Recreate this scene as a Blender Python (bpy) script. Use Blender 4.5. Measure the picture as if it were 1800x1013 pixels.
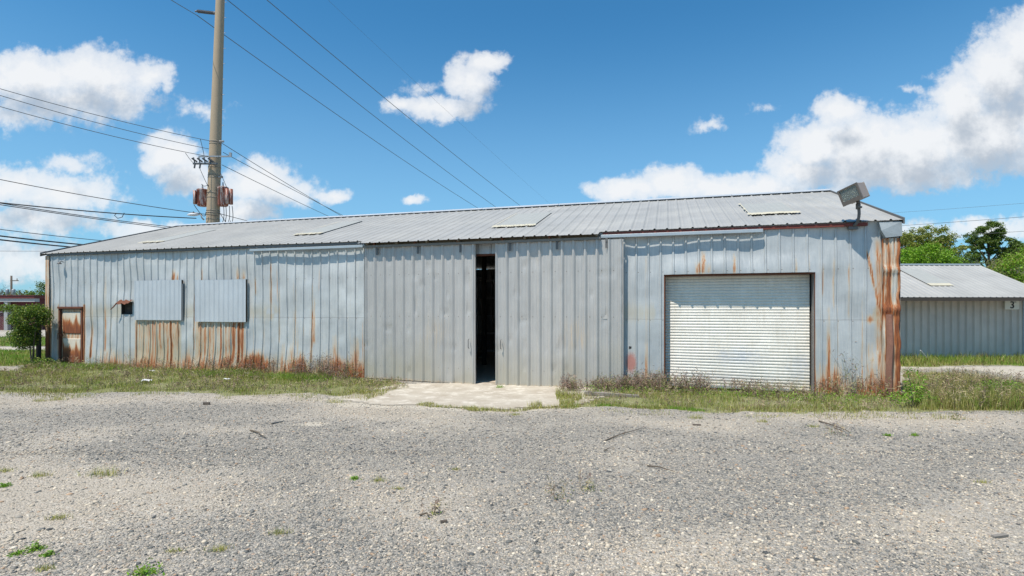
import bpy, math, random
import numpy as np
from mathutils import Vector, Matrix
random.seed(7); R = np.random.default_rng(11)
S = bpy.context.scene; C = S.collection
for o in list(bpy.data.objects): bpy.data.objects.remove(o)

# ------------------------------------------------------------------ camera, sky, sun
F, HX, HY, CH = 945.0, 900.0, 544.0, 2.0      # focal length in photo pixels, principal point, eye height
cam = bpy.data.cameras.new('camera'); co = bpy.data.objects.new('camera', cam); C.objects.link(co)
co.location = (0, 0, CH); co.rotation_euler = (math.radians(90), 0, 0)
cam.sensor_width = 36; cam.lens = 36*F/1800; cam.shift_y = (HY-506.5)/1800
cam.clip_start = .05; cam.clip_end = 6000
S.camera = co
S.view_settings.view_transform = 'Standard'; S.view_settings.look = 'None'
S.view_settings.exposure = 0.22; S.view_settings.gamma = 1
SUN_DIR = Vector((-.643, -.766, 0)).normalized()
SUN_EL = math.radians(63)
sd = Vector((SUN_DIR.x*math.cos(SUN_EL), SUN_DIR.y*math.cos(SUN_EL), math.sin(SUN_EL)))
sl = bpy.data.lights.new('sun', 'SUN'); sl.energy = 4.9; sl.angle = math.radians(.53); sl.color = (1, .91, .79)
so = bpy.data.objects.new('sun', sl); C.objects.link(so); so.rotation_euler = sd.to_track_quat('Z', 'Y').to_euler(); so.location = (-20, -20, 40)

CLOUDS = [ # x, y, rx, ry, weight in photo pixels of the sky direction
 (50,135,100,48,1.1),(160,132,95,50,1.1),(262,132,48,28,.9),(110,180,140,40,.75),(210,165,60,45,.8),
 (298,272,52,38,1.1),(330,308,52,40,.9),(455,318,66,42,1.05),(510,338,60,26,.8),(585,350,32,14,.75),(430,372,60,24,.9),
 (125,291,46,20,.5),(345,192,45,12,.25),(20,325,100,38,.9),(110,345,110,34,.85),(60,385,130,26,.7),(250,405,90,18,.65),(40,455,120,42,.6),(30,205,70,26,.5),
 (855,112,40,22,1.0),(828,145,42,38,1.0),(765,192,80,24,1.0),(700,186,24,16,.9),(740,155,30,14,.3),(724,352,22,11,.85),
 (1105,335,76,24,1.1),(1185,320,72,32,1.15),(1265,328,90,28,1.05),(1345,335,90,26,1.0),
 (1478,198,48,34,1.1),(1435,255,62,48,1.15),(1520,262,110,62,1.2),(1610,262,110,58,1.2),(1690,180,62,66,1.15),(1765,130,76,80,1.2),(1810,80,66,62,1.2),
 (1730,235,130,72,1.25),(1410,302,80,34,1.1),(1570,304,170,34,1.1),(1880,210,160,90,1.2),
 (1245,219,26,12,.36),(1602,157,22,7,.28),(1345,193,22,6,.22),(1560,405,120,18,.5),(1740,402,90,20,.75),(1860,400,90,26,.8)]

w = bpy.data.worlds.new('World'); S.world = w; w.use_nodes = True
NT = w.node_tree; NT.nodes.clear()
class NB:
    def __init__(s, t): s.t = t
    def n(s, typ, **k):
        nd = s.t.nodes.new(typ)
        for a, b in k.items(): setattr(nd, a, b)
        return nd
    def put(s, sock, v):
        if v is None: return
        if hasattr(v, 'is_output') or isinstance(v, bpy.types.NodeSocket): s.t.links.new(v, sock)
        else: sock.default_value = v
    def m(s, op, a, b=None, c=None, clamp=False):
        nd = s.n('ShaderNodeMath', operation=op, use_clamp=clamp)
        for i, v in enumerate((a, b, c)): s.put(nd.inputs[i], v)
        return nd.outputs[0]
    def v(s, op, a, b=None, c=None):
        nd = s.n('ShaderNodeVectorMath', operation=op)
        for i, x in enumerate((a, b, c)): s.put(nd.inputs[i], x)
        return nd.outputs['Value'] if op in ('LENGTH', 'DOT_PRODUCT', 'DISTANCE') else nd.outputs[0]
    def noise(s, vec, scale, detail=4, rough=.55, color=False, dim='3D', dist=0):
        nd = s.n('ShaderNodeTexNoise', noise_dimensions=dim)
        s.put(nd.inputs['Vector'], vec); nd.inputs['Scale'].default_value = scale; nd.inputs['Detail'].default_value = detail
        nd.inputs['Roughness'].default_value = rough; nd.inputs['Distortion'].default_value = dist
        return nd.outputs['Color' if color else 'Fac']
    def mix(s, f, a, b, mode='MIX'):
        nd = s.n('ShaderNodeMix', data_type='RGBA', blend_type=mode); nd.clamp_factor = True
        s.put(nd.inputs[0], f)
        for i, v in ((6, a), (7, b)):
            if isinstance(v, (tuple, list)) and len(v) == 3: v = (*v, 1)
            s.put(nd.inputs[i], v)
        return nd.outputs[2]
    def mr(s, v, a, b, c=0., d=1., smooth=False):
        nd = s.n('ShaderNodeMapRange'); nd.interpolation_type = 'SMOOTHSTEP' if smooth else 'LINEAR'
        s.put(nd.inputs[0], v)
        for i, x in enumerate((a, b, c, d)): s.put(nd.inputs[i+1], x)
        return nd.outputs[0]
    def ramp(s, f, stops, interp='LINEAR'):
        nd = s.n('ShaderNodeValToRGB'); cr = nd.color_ramp; cr.interpolation = interp
        while len(cr.elements) < len(stops): cr.elements.new(.5)
        for e, (p, c) in zip(cr.elements, stops): e.position = p; e.color = (*c, 1)
        s.put(nd.inputs[0], f); return nd.outputs[0]
    def mapping(s, vec, sc):
        return s.v('MULTIPLY', vec, sc)

# cloud field as a node group in sky-direction space
g = bpy.data.node_groups.new('cloud_field', 'ShaderNodeTree')
g.interface.new_socket('P', in_out='INPUT', socket_type='NodeSocketVector')
g.interface.new_socket('F', in_out='OUTPUT', socket_type='NodeSocketFloat')
gb = NB(g); gi = g.nodes.new('NodeGroupInput'); gout = g.nodes.new('NodeGroupOutput')
P = gi.outputs[0]
w1 = gb.v('SUBTRACT', gb.noise(P, 1.3, 3, .5, color=True), (.5, .5, .5))
w2 = gb.v('SUBTRACT', gb.noise(P, 4.5, 4, .6, color=True), (.5, .5, .5))
Q = gb.v('MULTIPLY_ADD', w1, (.55, .45, 0), P); Q = gb.v('MULTIPLY_ADD', w2, (.28, .24, 0), Q)
fld = None
for (x, y, rx, ry, wt) in CLOUDS:
    rx *= 1.18; ry *= 1.18
    s_ = (100/rx, 100/ry, 0)
    L = gb.v('LENGTH', gb.v('MULTIPLY_ADD', Q, s_, (-x/rx, -y/ry, 0)))
    f = gb.m('MULTIPLY_ADD', L, -wt, wt)
    if fld is None: fld = f
    else:
        nd = gb.n('ShaderNodeMath', operation='SMOOTH_MAX')
        g.links.new(fld, nd.inputs[0]); g.links.new(f, nd.inputs[1]); nd.inputs[2].default_value = .12; fld = nd.outputs[0]
nz = gb.noise(P, 3.2, 9, .62); nz2 = gb.noise(P, 11, 6, .6)
r = gb.m('MULTIPLY_ADD', gb.m('SUBTRACT', nz, .5), 1.05, fld)
r = gb.m('MULTIPLY_ADD', gb.m('SUBTRACT', nz2, .5), .20, r)
g.links.new(r, gout.inputs[0])

B = NB(NT)
tc = B.n('ShaderNodeTexCoord').outputs['Generated']
sep = B.n('ShaderNodeSeparateXYZ'); NT.links.new(tc, sep.inputs[0])
yy = B.m('MAXIMUM', sep.outputs[1], .05)
cx = B.m('MULTIPLY_ADD', B.m('DIVIDE', sep.outputs[0], yy), F/100, HX/100)
cy = B.m('MULTIPLY_ADD', B.m('DIVIDE', sep.outputs[2], yy), -F/100, HY/100)
cmb = B.n('ShaderNodeCombineXYZ'); NT.links.new(cx, cmb.inputs[0]); NT.links.new(cy, cmb.inputs[1])
def field(v):
    n_ = B.n('ShaderNodeGroup', node_tree=g); NT.links.new(v, n_.inputs[0]); return n_.outputs[0]
f0 = field(cmb.outputs[0]); f1 = field(B.v('ADD', cmb.outputs[0], (-.15, -.52, 0)))
dens = B.m('MULTIPLY', B.mr(f0, -.09, .36, 0, 1, True), B.mr(f0, .0, .75, .62, 1.0))
shade = B.mr(B.m('SUBTRACT', f1, B.m('MULTIPLY', f0, .35)), -.05, .95, 0, 1, True)
sky = B.n('ShaderNodeTexSky', sky_type='NISHITA', sun_disc=False)
sky.sun_elevation = SUN_EL; sky.sun_rotation = math.atan2(sd.x, sd.y) % (2*math.pi)
sky.altitude = 50; sky.air_density = 1.0; sky.dust_density = .6; sky.ozone_density = 3.0
skyc = B.mix(1, sky.outputs[0], (.46, 1.16, 1.40), 'MULTIPLY')
hz = B.mr(sep.outputs[2], 0.0, .50, .62, 0, True)
skyc = B.mix(hz, skyc, (3.4, 5.6, 7.6))
bg1 = B.n('ShaderNodeBackground'); NT.links.new(skyc, bg1.inputs[0]); bg1.inputs[1].default_value = .095
cc = B.mix(shade, (.92, .935, .955), (.50, .56, .64))
bg2 = B.n('ShaderNodeBackground'); NT.links.new(cc, bg2.inputs[0]); bg2.inputs[1].default_value = .85
mx = B.n('ShaderNodeMixShader'); NT.links.new(B.m('MULTIPLY', dens, .96), mx.inputs[0]); NT.links.new(bg1.outputs[0], mx.inputs[1]); NT.links.new(bg2.outputs[0], mx.inputs[2])
wo = B.n('ShaderNodeOutputWorld'); NT.links.new(mx.outputs[0], wo.inputs[0])
w.cycles.sampling_method = 'MANUAL'; w.cycles.sample_map_resolution = 512

# ------------------------------------------------------------------ helpers
def gp(px, py, z=0.):                      # point on the level ground seen at that place of the photograph
    d = (CH-z)*F/(py-HY); return np.array(((px-HX)/F*d, d, z))
def at(px, py, d): return np.array(((px-HX)/F*d, d, CH+(HY-py)/F*d))
def _lat(seed): return np.random.default_rng(seed).random((256, 256))
_L = {}
def vnoise(x, y, seed=0):
    if seed not in _L: _L[seed] = _lat(seed)
    T = _L[seed]; x = np.asarray(x, float); y = np.asarray(y, float)
    xi = np.floor(x).astype(int); yi = np.floor(y).astype(int); fx = x-xi; fy = y-yi
    fx = fx*fx*(3-2*fx); fy = fy*fy*(3-2*fy)
    a = T[xi % 256, yi % 256]; b = T[(xi+1) % 256, yi % 256]; c = T[xi % 256, (yi+1) % 256]; d = T[(xi+1) % 256, (yi+1) % 256]
    return (a*(1-fx)+b*fx)*(1-fy)+(c*(1-fx)+d*fx)*fy
def fbm(x, y, seed=0, o=4):
    s = 0; a = .5; t = 0
    for i in range(o): s = s+a*vnoise(x*2**i+i*17.3, y*2**i+i*9.1, seed+i); t += a; a *= .5
    return s/t
def sstep(a, b, x): t = np.clip((x-a)/(b-a), 0, 1); return t*t*(3-2*t)

def mesh_np(name, V, Fc, mat=None, parent=None, attrs=None, smooth=False):
    """V (n,3), Fc (m,k) array or list of faces -> one mesh object"""
    V = np.asarray(V, np.float32); me = bpy.data.meshes.new(name)
    if isinstance(Fc, np.ndarray):
        m_, k = Fc.shape
        me.vertices.add(len(V)); me.vertices.foreach_set('co', V.ravel())
        me.loops.add(m_*k); me.loops.foreach_set('vertex_index', Fc.astype(np.int32).ravel())
        me.polygons.add(m_); me.polygons.foreach_set('loop_start', np.arange(0, m_*k, k, dtype=np.int32))
        me.polygons.foreach_set('loop_total', np.full(m_, k, np.int32)); me.update(calc_edges=True)
    else:
        me.from_pydata([tuple(map(float, v)) for v in V], [], [tuple(map(int, f)) for f in Fc]); me.update()
    for k, a in (attrs or {}).items():
        a = np.asarray(a, np.float32)
        if a.ndim == 1: at_ = me.attributes.new(k, 'FLOAT', 'POINT'); at_.data.foreach_set('value', a)
        else:
            if a.shape[1] == 3: a = np.hstack([a, np.ones((len(a), 1), np.float32)])
            at_ = me.attributes.new(k, 'FLOAT_COLOR', 'POINT'); at_.data.foreach_set('color', a.ravel())
    if smooth: me.polygons.foreach_set('use_smooth', np.ones(len(me.polygons), bool))
    if mat: me.materials.append(mat)
    o = bpy.data.objects.new(name, me); C.objects.link(o)
    if parent: o.parent = parent
    return o
class MB:
    def __init__(s): s.V = []; s.F = []
    def add(s, V, Fc):
        n = len(s.V); s.V += [tuple(v) for v in V]; s.F += [tuple(i+n for i in f) for f in Fc]; return s
    def box(s, a, b, jit=0):
        x0, y0, z0 = a; x1, y1, z1 = b
        V = [(x, y, z) for x in (x0, x1) for y in (y0, y1) for z in (z0, z1)]
        if jit: V = [(x+random.uniform(-jit, jit), y+random.uniform(-jit, jit), z+random.uniform(-jit, jit)) for x, y, z in V]
        return s.add(V, [(0,1,3,2),(4,6,7,5),(0,4,5,1),(2,3,7,6),(0,2,6,4),(1,5,7,3)])
    def obox(s, c, ax, half):           # oriented box, ax = 3 axis vectors
        c = np.array(c, float); ax = [np.array(a, float) for a in ax]
        V = [c+ax[0]*half[0]*i+ax[1]*half[1]*j+ax[2]*half[2]*k for i in (-1, 1) for j in (-1, 1) for k in (-1, 1)]
        return s.add(V, [(0,1,3,2),(4,6,7,5),(0,4,5,1),(2,3,7,6),(0,2,6,4),(1,5,7,3)])
    def tube(s, pts, rad, n=8, cap=True):
        pts = [np.array(p, float) for p in pts]; m_ = len(pts)
        if not hasattr(rad, '__len__'): rad = [rad]*m_
        V = []; up = None
        for i, p in enumerate(pts):
            t = pts[min(i+1, m_-1)]-pts[max(i-1, 0)]; t = t/(np.linalg.norm(t)+1e-9)
            if up is None: up = np.array((0, 0, 1.)) if abs(t[2]) < .9 else np.array((1., 0, 0))
            a = np.cross(t, up); a /= np.linalg.norm(a)+1e-9; b = np.cross(a, t); up = b
            for k in range(n):
                th = 2*math.pi*k/n; V.append(p+rad[i]*(math.cos(th)*a+math.sin(th)*b))
        Fc = [(i*n+k, i*n+(k+1) % n, (i+1)*n+(k+1) % n, (i+1)*n+k) for i in range(m_-1) for k in range(n)]
        if cap: Fc += [tuple(range(n-1, -1, -1)), tuple(range((m_-1)*n, m_*n))]
        return s.add(V, Fc)
    def lathe(s, c, prof, n=20):         # prof: (r, z) from bottom to top around vertical axis at c
        return s.tube([(c[0], c[1], c[2]+z) for r_, z in prof], [r_ for r_, z in prof], n)
    def build(s, name, mat, parent=None, smooth=False, bevel=0):
        o = mesh_np(name, np.array(s.V), s.F, mat, parent)
        if smooth:
            for p in o.data.polygons: p.use_smooth = len(p.vertices) == 4
        if bevel:
            md = o.modifiers.new('bevel', 'BEVEL'); md.width = bevel; md.segments = 2; md.limit_method = 'ANGLE'
        return o
def empty(name, loc=(0, 0, 0), rz=0):
    o = bpy.data.objects.new(name, None); C.objects.link(o); o.location = loc; o.rotation_euler = (0, 0, rz); o.empty_display_size = .3; return o
def tag(o, label=None, cat=None, group=None, kind=None):
    if label: o['label'] = label
    if cat: o['category'] = cat
    if group: o['group'] = group
    if kind: o['kind'] = kind
    return o

# ------------------------------------------------------------------ materials
def mat(name):
    m_ = bpy.data.materials.new(name); m_.use_nodes = True; t = m_.node_tree; b = NB(t)
    bs = t.nodes['Principled BSDF']; return m_, b, bs
def bump(b, bs, h, strength=.3, dist=.01):
    bp = b.n('ShaderNodeBump'); bp.inputs['Strength'].default_value = strength; bp.inputs['Distance'].default_value = dist
    b.put(bp.inputs['Height'], h); b.t.links.new(bp.outputs[0], bs.inputs['Normal'])
def simple(name, col, rough=.7, metal=0., var=.18, scale=6., bmp=.15, spec=None):
    m_, b, bs = mat(name); oc = b.n('ShaderNodeTexCoord').outputs['Object']
    n1 = b.noise(oc, scale, 6, .6)
    c = b.mix(n1, tuple(x*(1-var) for x in col), tuple(min(1, x*(1+var)) for x in col))
    n2 = b.noise(oc, scale*7, 3, .6); c = b.mix(b.mr(n2, .3, .7, 0, .35), c, tuple(x*(1-var*1.6) for x in col))
    b.put(bs.inputs['Base Color'], c); bs.inputs['Roughness'].default_value = rough; bs.inputs['Metallic'].default_value = metal
    if spec is not None: bs.inputs['Specular IOR Level'].default_value = spec
    if bmp: bump(b, bs, n2, bmp, .004)
    return m_
def attr(b, name, fac=False):
    nd = b.n('ShaderNodeAttribute', attribute_name=name); return nd.outputs['Fac' if fac else 'Color']
RUST_STOPS = [(0, (.075, .027, .016)), (.38, (.19, .060, .025)), (.64, (.37, .130, .042)), (1, (.54, .31, .16))]
def galv(name, base, dirtc=(.42, .38, .28), metal=.3, rough=.48, mottle=.35, streak=1., tone_amt=1., rows=(), seam=None):
    """weathered sheet steel; attributes: rust, dirt, tone, paint"""
    m_, b, bs = mat(name); oc = b.n('ShaderNodeTexCoord').outputs['Object']
    sv = b.mapping(oc, (14, 14, .9)); s1 = b.noise(sv, 1.6, 7, .65)        # vertical streaks
    sv2 = b.mapping(oc, (40, 40, 1.6)); s2 = b.noise(sv2, 1.3, 5, .6)
    pat = b.noise(oc, 1.1, 5, .6); fine = b.noise(oc, 30, 4, .7)
    dark = tuple(x*(1-mottle) for x in base); light = tuple(min(1, x*(1+mottle*.7)) for x in base)
    c = b.mix(b.mr(pat, .3, .7), dark, light)
    c = b.mix(b.mr(s1, .35, .72, 0, .75*streak), c, (base[0]*1.35, base[1]*1.3, base[2]*1.25))
    c = b.mix(b.mr(s2, .5, .8, 0, .35*streak), c, (base[0]*.62, base[1]*.66, base[2]*.7))
    c = b.mix(b.mr(fine, .35, .75, 0, .30), c, (base[0]*.7, base[1]*.72, base[2]*.76))
    tn = attr(b, 'tone', True); c = b.mix(b.mr(tn, 0, 1, 0, .55*tone_amt), c, (base[0]*.62, base[1]*.68, base[2]*.74))
    if rows:
        sp_ = b.n('ShaderNodeSeparateXYZ'); b.t.links.new(oc, sp_.inputs[0])
        dx = b.m('ABSOLUTE', b.m('SUBTRACT', b.m('FLOORED_MODULO', b.m('ADD', sp_.outputs[0], .10), .305), .1525)); dzm = None
        for rw in rows:
            q_ = b.m('ABSOLUTE', b.m('SUBTRACT', sp_.outputs[2], rw)); dzm = q_ if dzm is None else b.m('MINIMUM', dzm, q_)
        ds = b.m('SQRT', b.m('ADD', b.m('MULTIPLY', dx, dx), b.m('MULTIPLY', dzm, dzm)))
        c = b.mix(b.m('MULTIPLY', b.mr(ds, .010, .016, 1, 0), .7), c, (.10, .085, .075))
        c = b.mix(b.m('MULTIPLY', b.mr(b.m('ADD', dx, b.m('MULTIPLY', b.m('ABSOLUTE', b.m('SUBTRACT', b.m('SUBTRACT', dzm, 0), .0)), .12)), .006, .028, 1, 0), b.mr(s2, .45, .7, 0, .30)), c, (.40, .30, .20))
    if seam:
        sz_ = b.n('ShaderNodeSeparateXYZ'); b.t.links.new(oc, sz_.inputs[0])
        sd_ = b.m('ABSOLUTE', b.m('SUBTRACT', b.m('ADD', sz_.outputs[2], b.m('MULTIPLY', pat, .03)), seam)); c = b.mix(b.mr(sd_, .004, .014, .45, 0), c, (.16, .15, .14))  # dark line painted along the sheet lap for its shade and dirt
    dt = attr(b, 'dirt', True)
    dm = b.mr(b.m('ADD', dt, b.m('MULTIPLY', b.m('SUBTRACT', s1, .5), .9)), .25, .95, 0, .85)
    c = b.mix(b.m('MULTIPLY', dm, b.mr(dt, 0, .12)), c, dirtc)
    pt = attr(b, 'paint', True)
    c = b.mix(b.m('MULTIPLY', b.mr(b.m('ADD', pt, b.m('MULTIPLY', b.m('SUBTRACT', fine, .5), .8)), .35, .8, 0, .75), b.mr(pt, 0, .1)), c, (.42, .12, .08))
    ru = attr(b, 'rust', True)
    k = b.m('ADD', ru, b.m('ADD', b.m('MULTIPLY', b.m('SUBTRACT', s1, .5), 1.25), b.m('MULTIPLY', b.m('SUBTRACT', s2, .5), .8)))
    gate = b.mr(ru, 0.02, .18)
    halo = b.m('MULTIPLY', b.mr(k, .10, .60), gate)
    c = b.mix(b.m('MULTIPLY', halo, .8), c, (.52, .40, .25))
    rm = b.m('MULTIPLY', b.mr(k, .40, .72), gate)
    rn = b.noise(b.mapping(oc, (26, 26, 3)), 1.4, 6, .7)
    rc = b.ramp(b.m('ADD', rn, b.mr(k, .4, 1.4, .24, -.26)), RUST_STOPS)
    c = b.mix(rm, c, rc)
    b.put(bs.inputs['Base Color'], c)
    b.put(bs.inputs['Metallic'], b.mr(b.m('MAXIMUM', halo, dm), 0, 1, metal, 0))
    b.put(bs.inputs['Roughness'], b.m('ADD', b.mr(fine, 0, 1, rough-.1, rough+.14), b.m('MULTIPLY', rm, .3)))
    bump(b, bs, b.m('ADD', b.m('MULTIPLY', pat, 1.5), b.m('MULTIPLY', fine, .12)), .35, .02)
    return m_
M = {}
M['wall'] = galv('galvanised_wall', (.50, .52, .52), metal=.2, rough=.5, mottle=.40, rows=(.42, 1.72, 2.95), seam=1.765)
M['leaf'] = galv('aluminium_door', (.485, .47, .445), dirtc=(.36, .34, .28), metal=.28, rough=.46, mottle=.15, streak=.7, rows=(.35, 1.8, 3.0))
M['cover'] = galv('cover_sheet', (.54, .57, .595), metal=.30, rough=.4, mottle=.12, streak=.4)
M['roof'] = galv('roof_sheet', (.395, .39, .37), dirtc=(.52, .50, .43), metal=.15, rough=.55, mottle=.16, streak=0.2)
M['corner'] = galv('corner_sheet', (.46, .47, .45), metal=.1, rough=.6)
M['shed_wall'] = galv('shed_wall_sheet', (.57, .51, .465), metal=.0, rough=.55, mottle=.15, streak=.5)
M['track'] = simple('track_steel', (.42, .47, .50), .45, .4, .15, 3)
M['rust'] = simple('rusty_steel', (.15, .055, .03), .9, 0, .35, 9, .4)
M['redpaint'] = simple('red_oxide_beam', (.16, .035, .025), .75, 0, .3, 8, .2)
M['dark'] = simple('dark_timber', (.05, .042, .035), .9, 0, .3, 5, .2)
M['soffit'] = simple('soffit_timber', (.20, .17, .12), .9, 0, .3, 5, .2)
M['concrete'] = simple('interior_concrete', (.60, .52, .42), .9, 0, .2, 3, .2)
M['floodmetal'] = simple('bronze_paint', (.30, .25, .215), .5, .1, .08, 8, .1)
M['floodframe'] = simple('bronze_frame', (.145, .125, .11), .55, .1, .08, 8, .1)
M['conduit'] = simple('grey_conduit', (.13, .13, .13), .6, .2, .12, 10, .1)
M['poleconc'] = simple('pole_concrete', (.37, .29, .20), .85, 0, .12, 2.5, .15)
M['steelgrey'] = simple('galvanised_hardware', (.30, .32, .34), .5, .4, .12, 6, .1)
M['band'] = simple('dull_band', (.25, .22, .18), .7, .2, .15, 6, .1)
M['cable'] = simple('black_cable', (.018, .018, .02), .6, 0, .1, 4, 0)
M['cablegrey'] = simple('aluminium_cable', (.10, .105, .11), .5, .2, .1, 4, 0)
M['porcelain'] = simple('porcelain', (.35, .34, .33), .35, 0, .1, 6, 0)
M['wood'] = simple('weathered_wood', (.23, .21, .185), .9, 0, .25, 9, .3)
M['twig'] = simple('twig_bark', (.12, .095, .07), .9, 0, .3, 9, .3)
M['bark'] = simple('tree_bark', (.13, .105, .085), .95, 0, .3, 4, .4)
M['whiteboard'] = simple('white_sign_board', (.74, .73, .70), .7, 0, .12, 7, .1)
M['ink'] = simple('black_sign_paint', (.03, .03, .032), .7, 0, .1, 7, 0)
M['plastic'] = simple('white_litter', (.62, .63, .65), .5, 0, .15, 12, .2)
M['brickred'] = simple('maroon_wall_paint', (.105, .022, .026), .85, 0, .2, 3, .2)
M['fasciared'] = simple('dark_red_fascia', (.11, .016, .016), .6, 0, .15, 3, .1)
M['pale'] = simple('pale_soffit', (.36, .37, .37), .8, 0, .1, 3, .1)
M['darkpost'] = simple('dark_post', (.035, .038, .045), .6, .1, .2, 6, .1)
M['yellowseal'] = simple('dried_sealant', (.50, .47, .37), .8, 0, .2, 7, .3)
M['skylight'] = simple('fibreglass_sheet', (.36, .365, .34), .5, 0, .14, 4, .1)
M['gap'] = simple('sign_fixing', (.2, .2, .2), .6, 0, .1, 4, 0)

def leafmat(name, trans=.35, rough=.55):
    m_, b, bs = mat(name); c = attr(b, 'col')
    b.put(bs.inputs['Base Color'], c); bs.inputs['Roughness'].default_value = rough; bs.inputs['Specular IOR Level'].default_value = .3
    tr = b.n('ShaderNodeBsdfTranslucent'); b.put(tr.inputs[0], b.mix(1, c, (1.25, 1.35, .6), 'MULTIPLY'))
    ms = b.n('ShaderNodeMixShader'); ms.inputs[0].default_value = trans
    out = b.t.nodes['Material Output']; b.t.links.new(bs.outputs[0], ms.inputs[1]); b.t.links.new(tr.outputs[0], ms.inputs[2]); b.t.links.new(ms.outputs[0], out.inputs[0])
    return m_
M['leafy'] = leafmat('foliage'); M['blade'] = leafmat('grass_blade', .3, .6); M['stalk'] = leafmat('dry_stalk', .05, .9)

def whitepaint():
    m_, b, bs = mat('roller_door_paint'); oc = b.n('ShaderNodeTexCoord').outputs['Object']
    sep_ = b.n('ShaderNodeSeparateXYZ'); b.t.links.new(oc, sep_.inputs[0])
    n1 = b.noise(oc, 1.6, 6, .6); n2 = b.noise(b.mapping(oc, (2.0, 2.0, 9)), 1.8, 9, .78, dist=1.6); n3 = b.noise(oc, 22, 4, .7)
    c = b.mix(b.mr(n1, .35, .7), (.78, .76, .705), (.66, .64, .585))
    ab = attr(b, 'abr', True)        # abraded patch low on the curtain
    k = b.m('MULTIPLY', b.mr(b.m('ADD', n2, b.m('MULTIPLY', ab, .26)), .68, .84), b.mr(ab, .05, .5))
    c = b.mix(b.m('MULTIPLY', k, .8), c, (.47, .51, .56))
    dt = attr(b, 'dirt', True); c = b.mix(b.m('MULTIPLY', b.mr(b.m('ADD', dt, b.m('SUBTRACT', n3, .5)), .2, 1.0), .75), c, (.42, .38, .30)); st_ = b.noise(b.mapping(oc, (9, 9, .8)), 1.2, 5, .6); c = b.mix(b.mr(st_, .5, .75, 0, .4), c, (.50, .46, .38))
    b.put(bs.inputs['Base Color'], c); bs.inputs['Roughness'].default_value = .45
    bump(b, bs, n3, .15, .004); return m_
M['white'] = whitepaint()
def glassmat():
    m_, b, bs = mat('lamp_glass'); bs.inputs['Base Color'].default_value = (.55, .60, .58, 1); bs.inputs['Roughness'].default_value = .08
    bs.inputs['Transmission Weight'].default_value = .75; bs.inputs['IOR'].default_value = 1.2; return m_
M['glass'] = glassmat()
def rustdoor():
    m_ = galv('rusty_door_paint', (.60, .56, .48), metal=0, rough=.65, mottle=.12); return m_
M['olddoor'] = rustdoor()
def canmat():
    m_, b, bs = mat('rusty_transformer'); oc = b.n('ShaderNodeTexCoord').outputs['Object']
    s = b.noise(b.mapping(oc, (7, 7, .8)), 1.1, 6, .65); n = b.noise(oc, 9, 4, .6)
    c = b.ramp(s, [(.36, (.14, .035, .02)), (.50, (.27, .07, .04)), (.56, (.52, .42, .38)), (.70, (.62, .60, .58))])
    c = b.mix(b.mr(n, .45, .75, 0, .5), c, (.20, .07, .04)); b.put(bs.inputs['Base Color'], c); bs.inputs['Roughness'].default_value = .7; return m_
M['can'] = canmat()

# ------------------------------------------------------------------ ground
PLx, PLy, PRx, PRy = -17.02, 19.69, 8.83, 12.27
ANG = math.atan2(PRy-PLy, PRx-PLx); U = np.array((math.cos(ANG), math.sin(ANG))); N = np.array((-math.sin(ANG), math.cos(ANG)))
WL = math.hypot(PRx-PLx, PRy-PLy)
def uv(x, y): dx = x-PLx; dy = y-PLy; return dx*U[0]+dy*U[1], dx*N[0]+dy*N[1]
def up(px, v=0.):
    k = (px-HX)/F; return (k*(PLy+v*N[1])-(PLx+v*N[0]))/(U[0]-k*U[1])
def uz(px, py, v=0.):
    u = up(px, v); d = PLy+v*N[1]+u*U[1]; return u, CH+(HY-py)/F*d
def topx(x, y):
    y = np.maximum(y, .5); return HX+F*x/y, HY+F*CH/y
def gh(x, y):
    x = np.asarray(x, float); y = np.asarray(y, float); u, v = uv(x, y)
    h = -.085*np.exp(-((u-16.6)/4.2)**2-((v+1.2)/2.6)**2)
    near = sstep(60, 25, y)
    h = h+near*(.05*(fbm(x*.35, y*.5, 3, 3)-.5)+.018*(fbm(x*1.6, y*1.6, 5, 3)-.5))*sstep(-.2, -1.8, v+.0*u)*sstep(16, 11, y)
    return h
def inpoly(px, py, poly):
    r_ = np.zeros(px.shape, bool); n = len(poly); j = n-1
    for i in range(n):
        xi, yi = poly[i]; xj, yj = poly[j]
        c_ = ((yi > py) != (yj > py)) & (px < (xj-xi)*(py-yi)/(yj-yi+1e-9)+xi); r_ ^= c_; j = i
    return r_
def wpoly(pts): return [tuple(gp(a, b)[:2]) for a, b in pts]
# covered areas, as outlines on the ground
GR_LEFT = wpoly([(-260,690),(0,689),(120,692),(250,688),(400,693),(520,690),(600,694),(660,686),(720,679),(700,668),(500,655),(83,640),(60,640),(30,652),(-50,655),(-260,658)])
GR_RIGHT = wpoly([(985,700),(1010,713),(1100,712),(1200,721),(1290,724),(1420,725),(1600,724),(1700,722),(1830,721),(2100,722),(2100,700),(1900,690),(1800,687),(1740,674),(1690,664),(1640,655),(1585,652),(1582,698),(1430,690),(1167,682),(1097,682),(1090,690),(1040,690)])
GR_SHED = wpoly([(1480,645),(1620,645),(1700,642),(1830,644),(2200,644),(2200,622),(1480,622)])
GR_FARL = wpoly([(-900,644),(20,644),(90,638),(110,622),(110,617),(-900,618)])
GR_FARL2 = wpoly([(-900,610),(120,609),(120,593),(-900,593)])
APRON = wpoly([(640,683),(700,672),(838,668),(1000,676),(1092,684),(1010,712),(880,717),(740,712),(655,708),(600,700)])
TAN = [(140,850,280,55,.7),(60,705,260,16,1),(430,700,260,9,.9),(700,905,170,60,.8),(660,720,120,14,1),(1230,735,260,16,.6),(1640,915,170,60,.6),(850,720,200,8,.6),(1180,712,60,6,.8),(60,930,200,60,.45),(1550,740,260,10,.6),(1650,665,120,12,1),(20,650,60,5,1),(1650,735,200,10,.7)]
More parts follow.
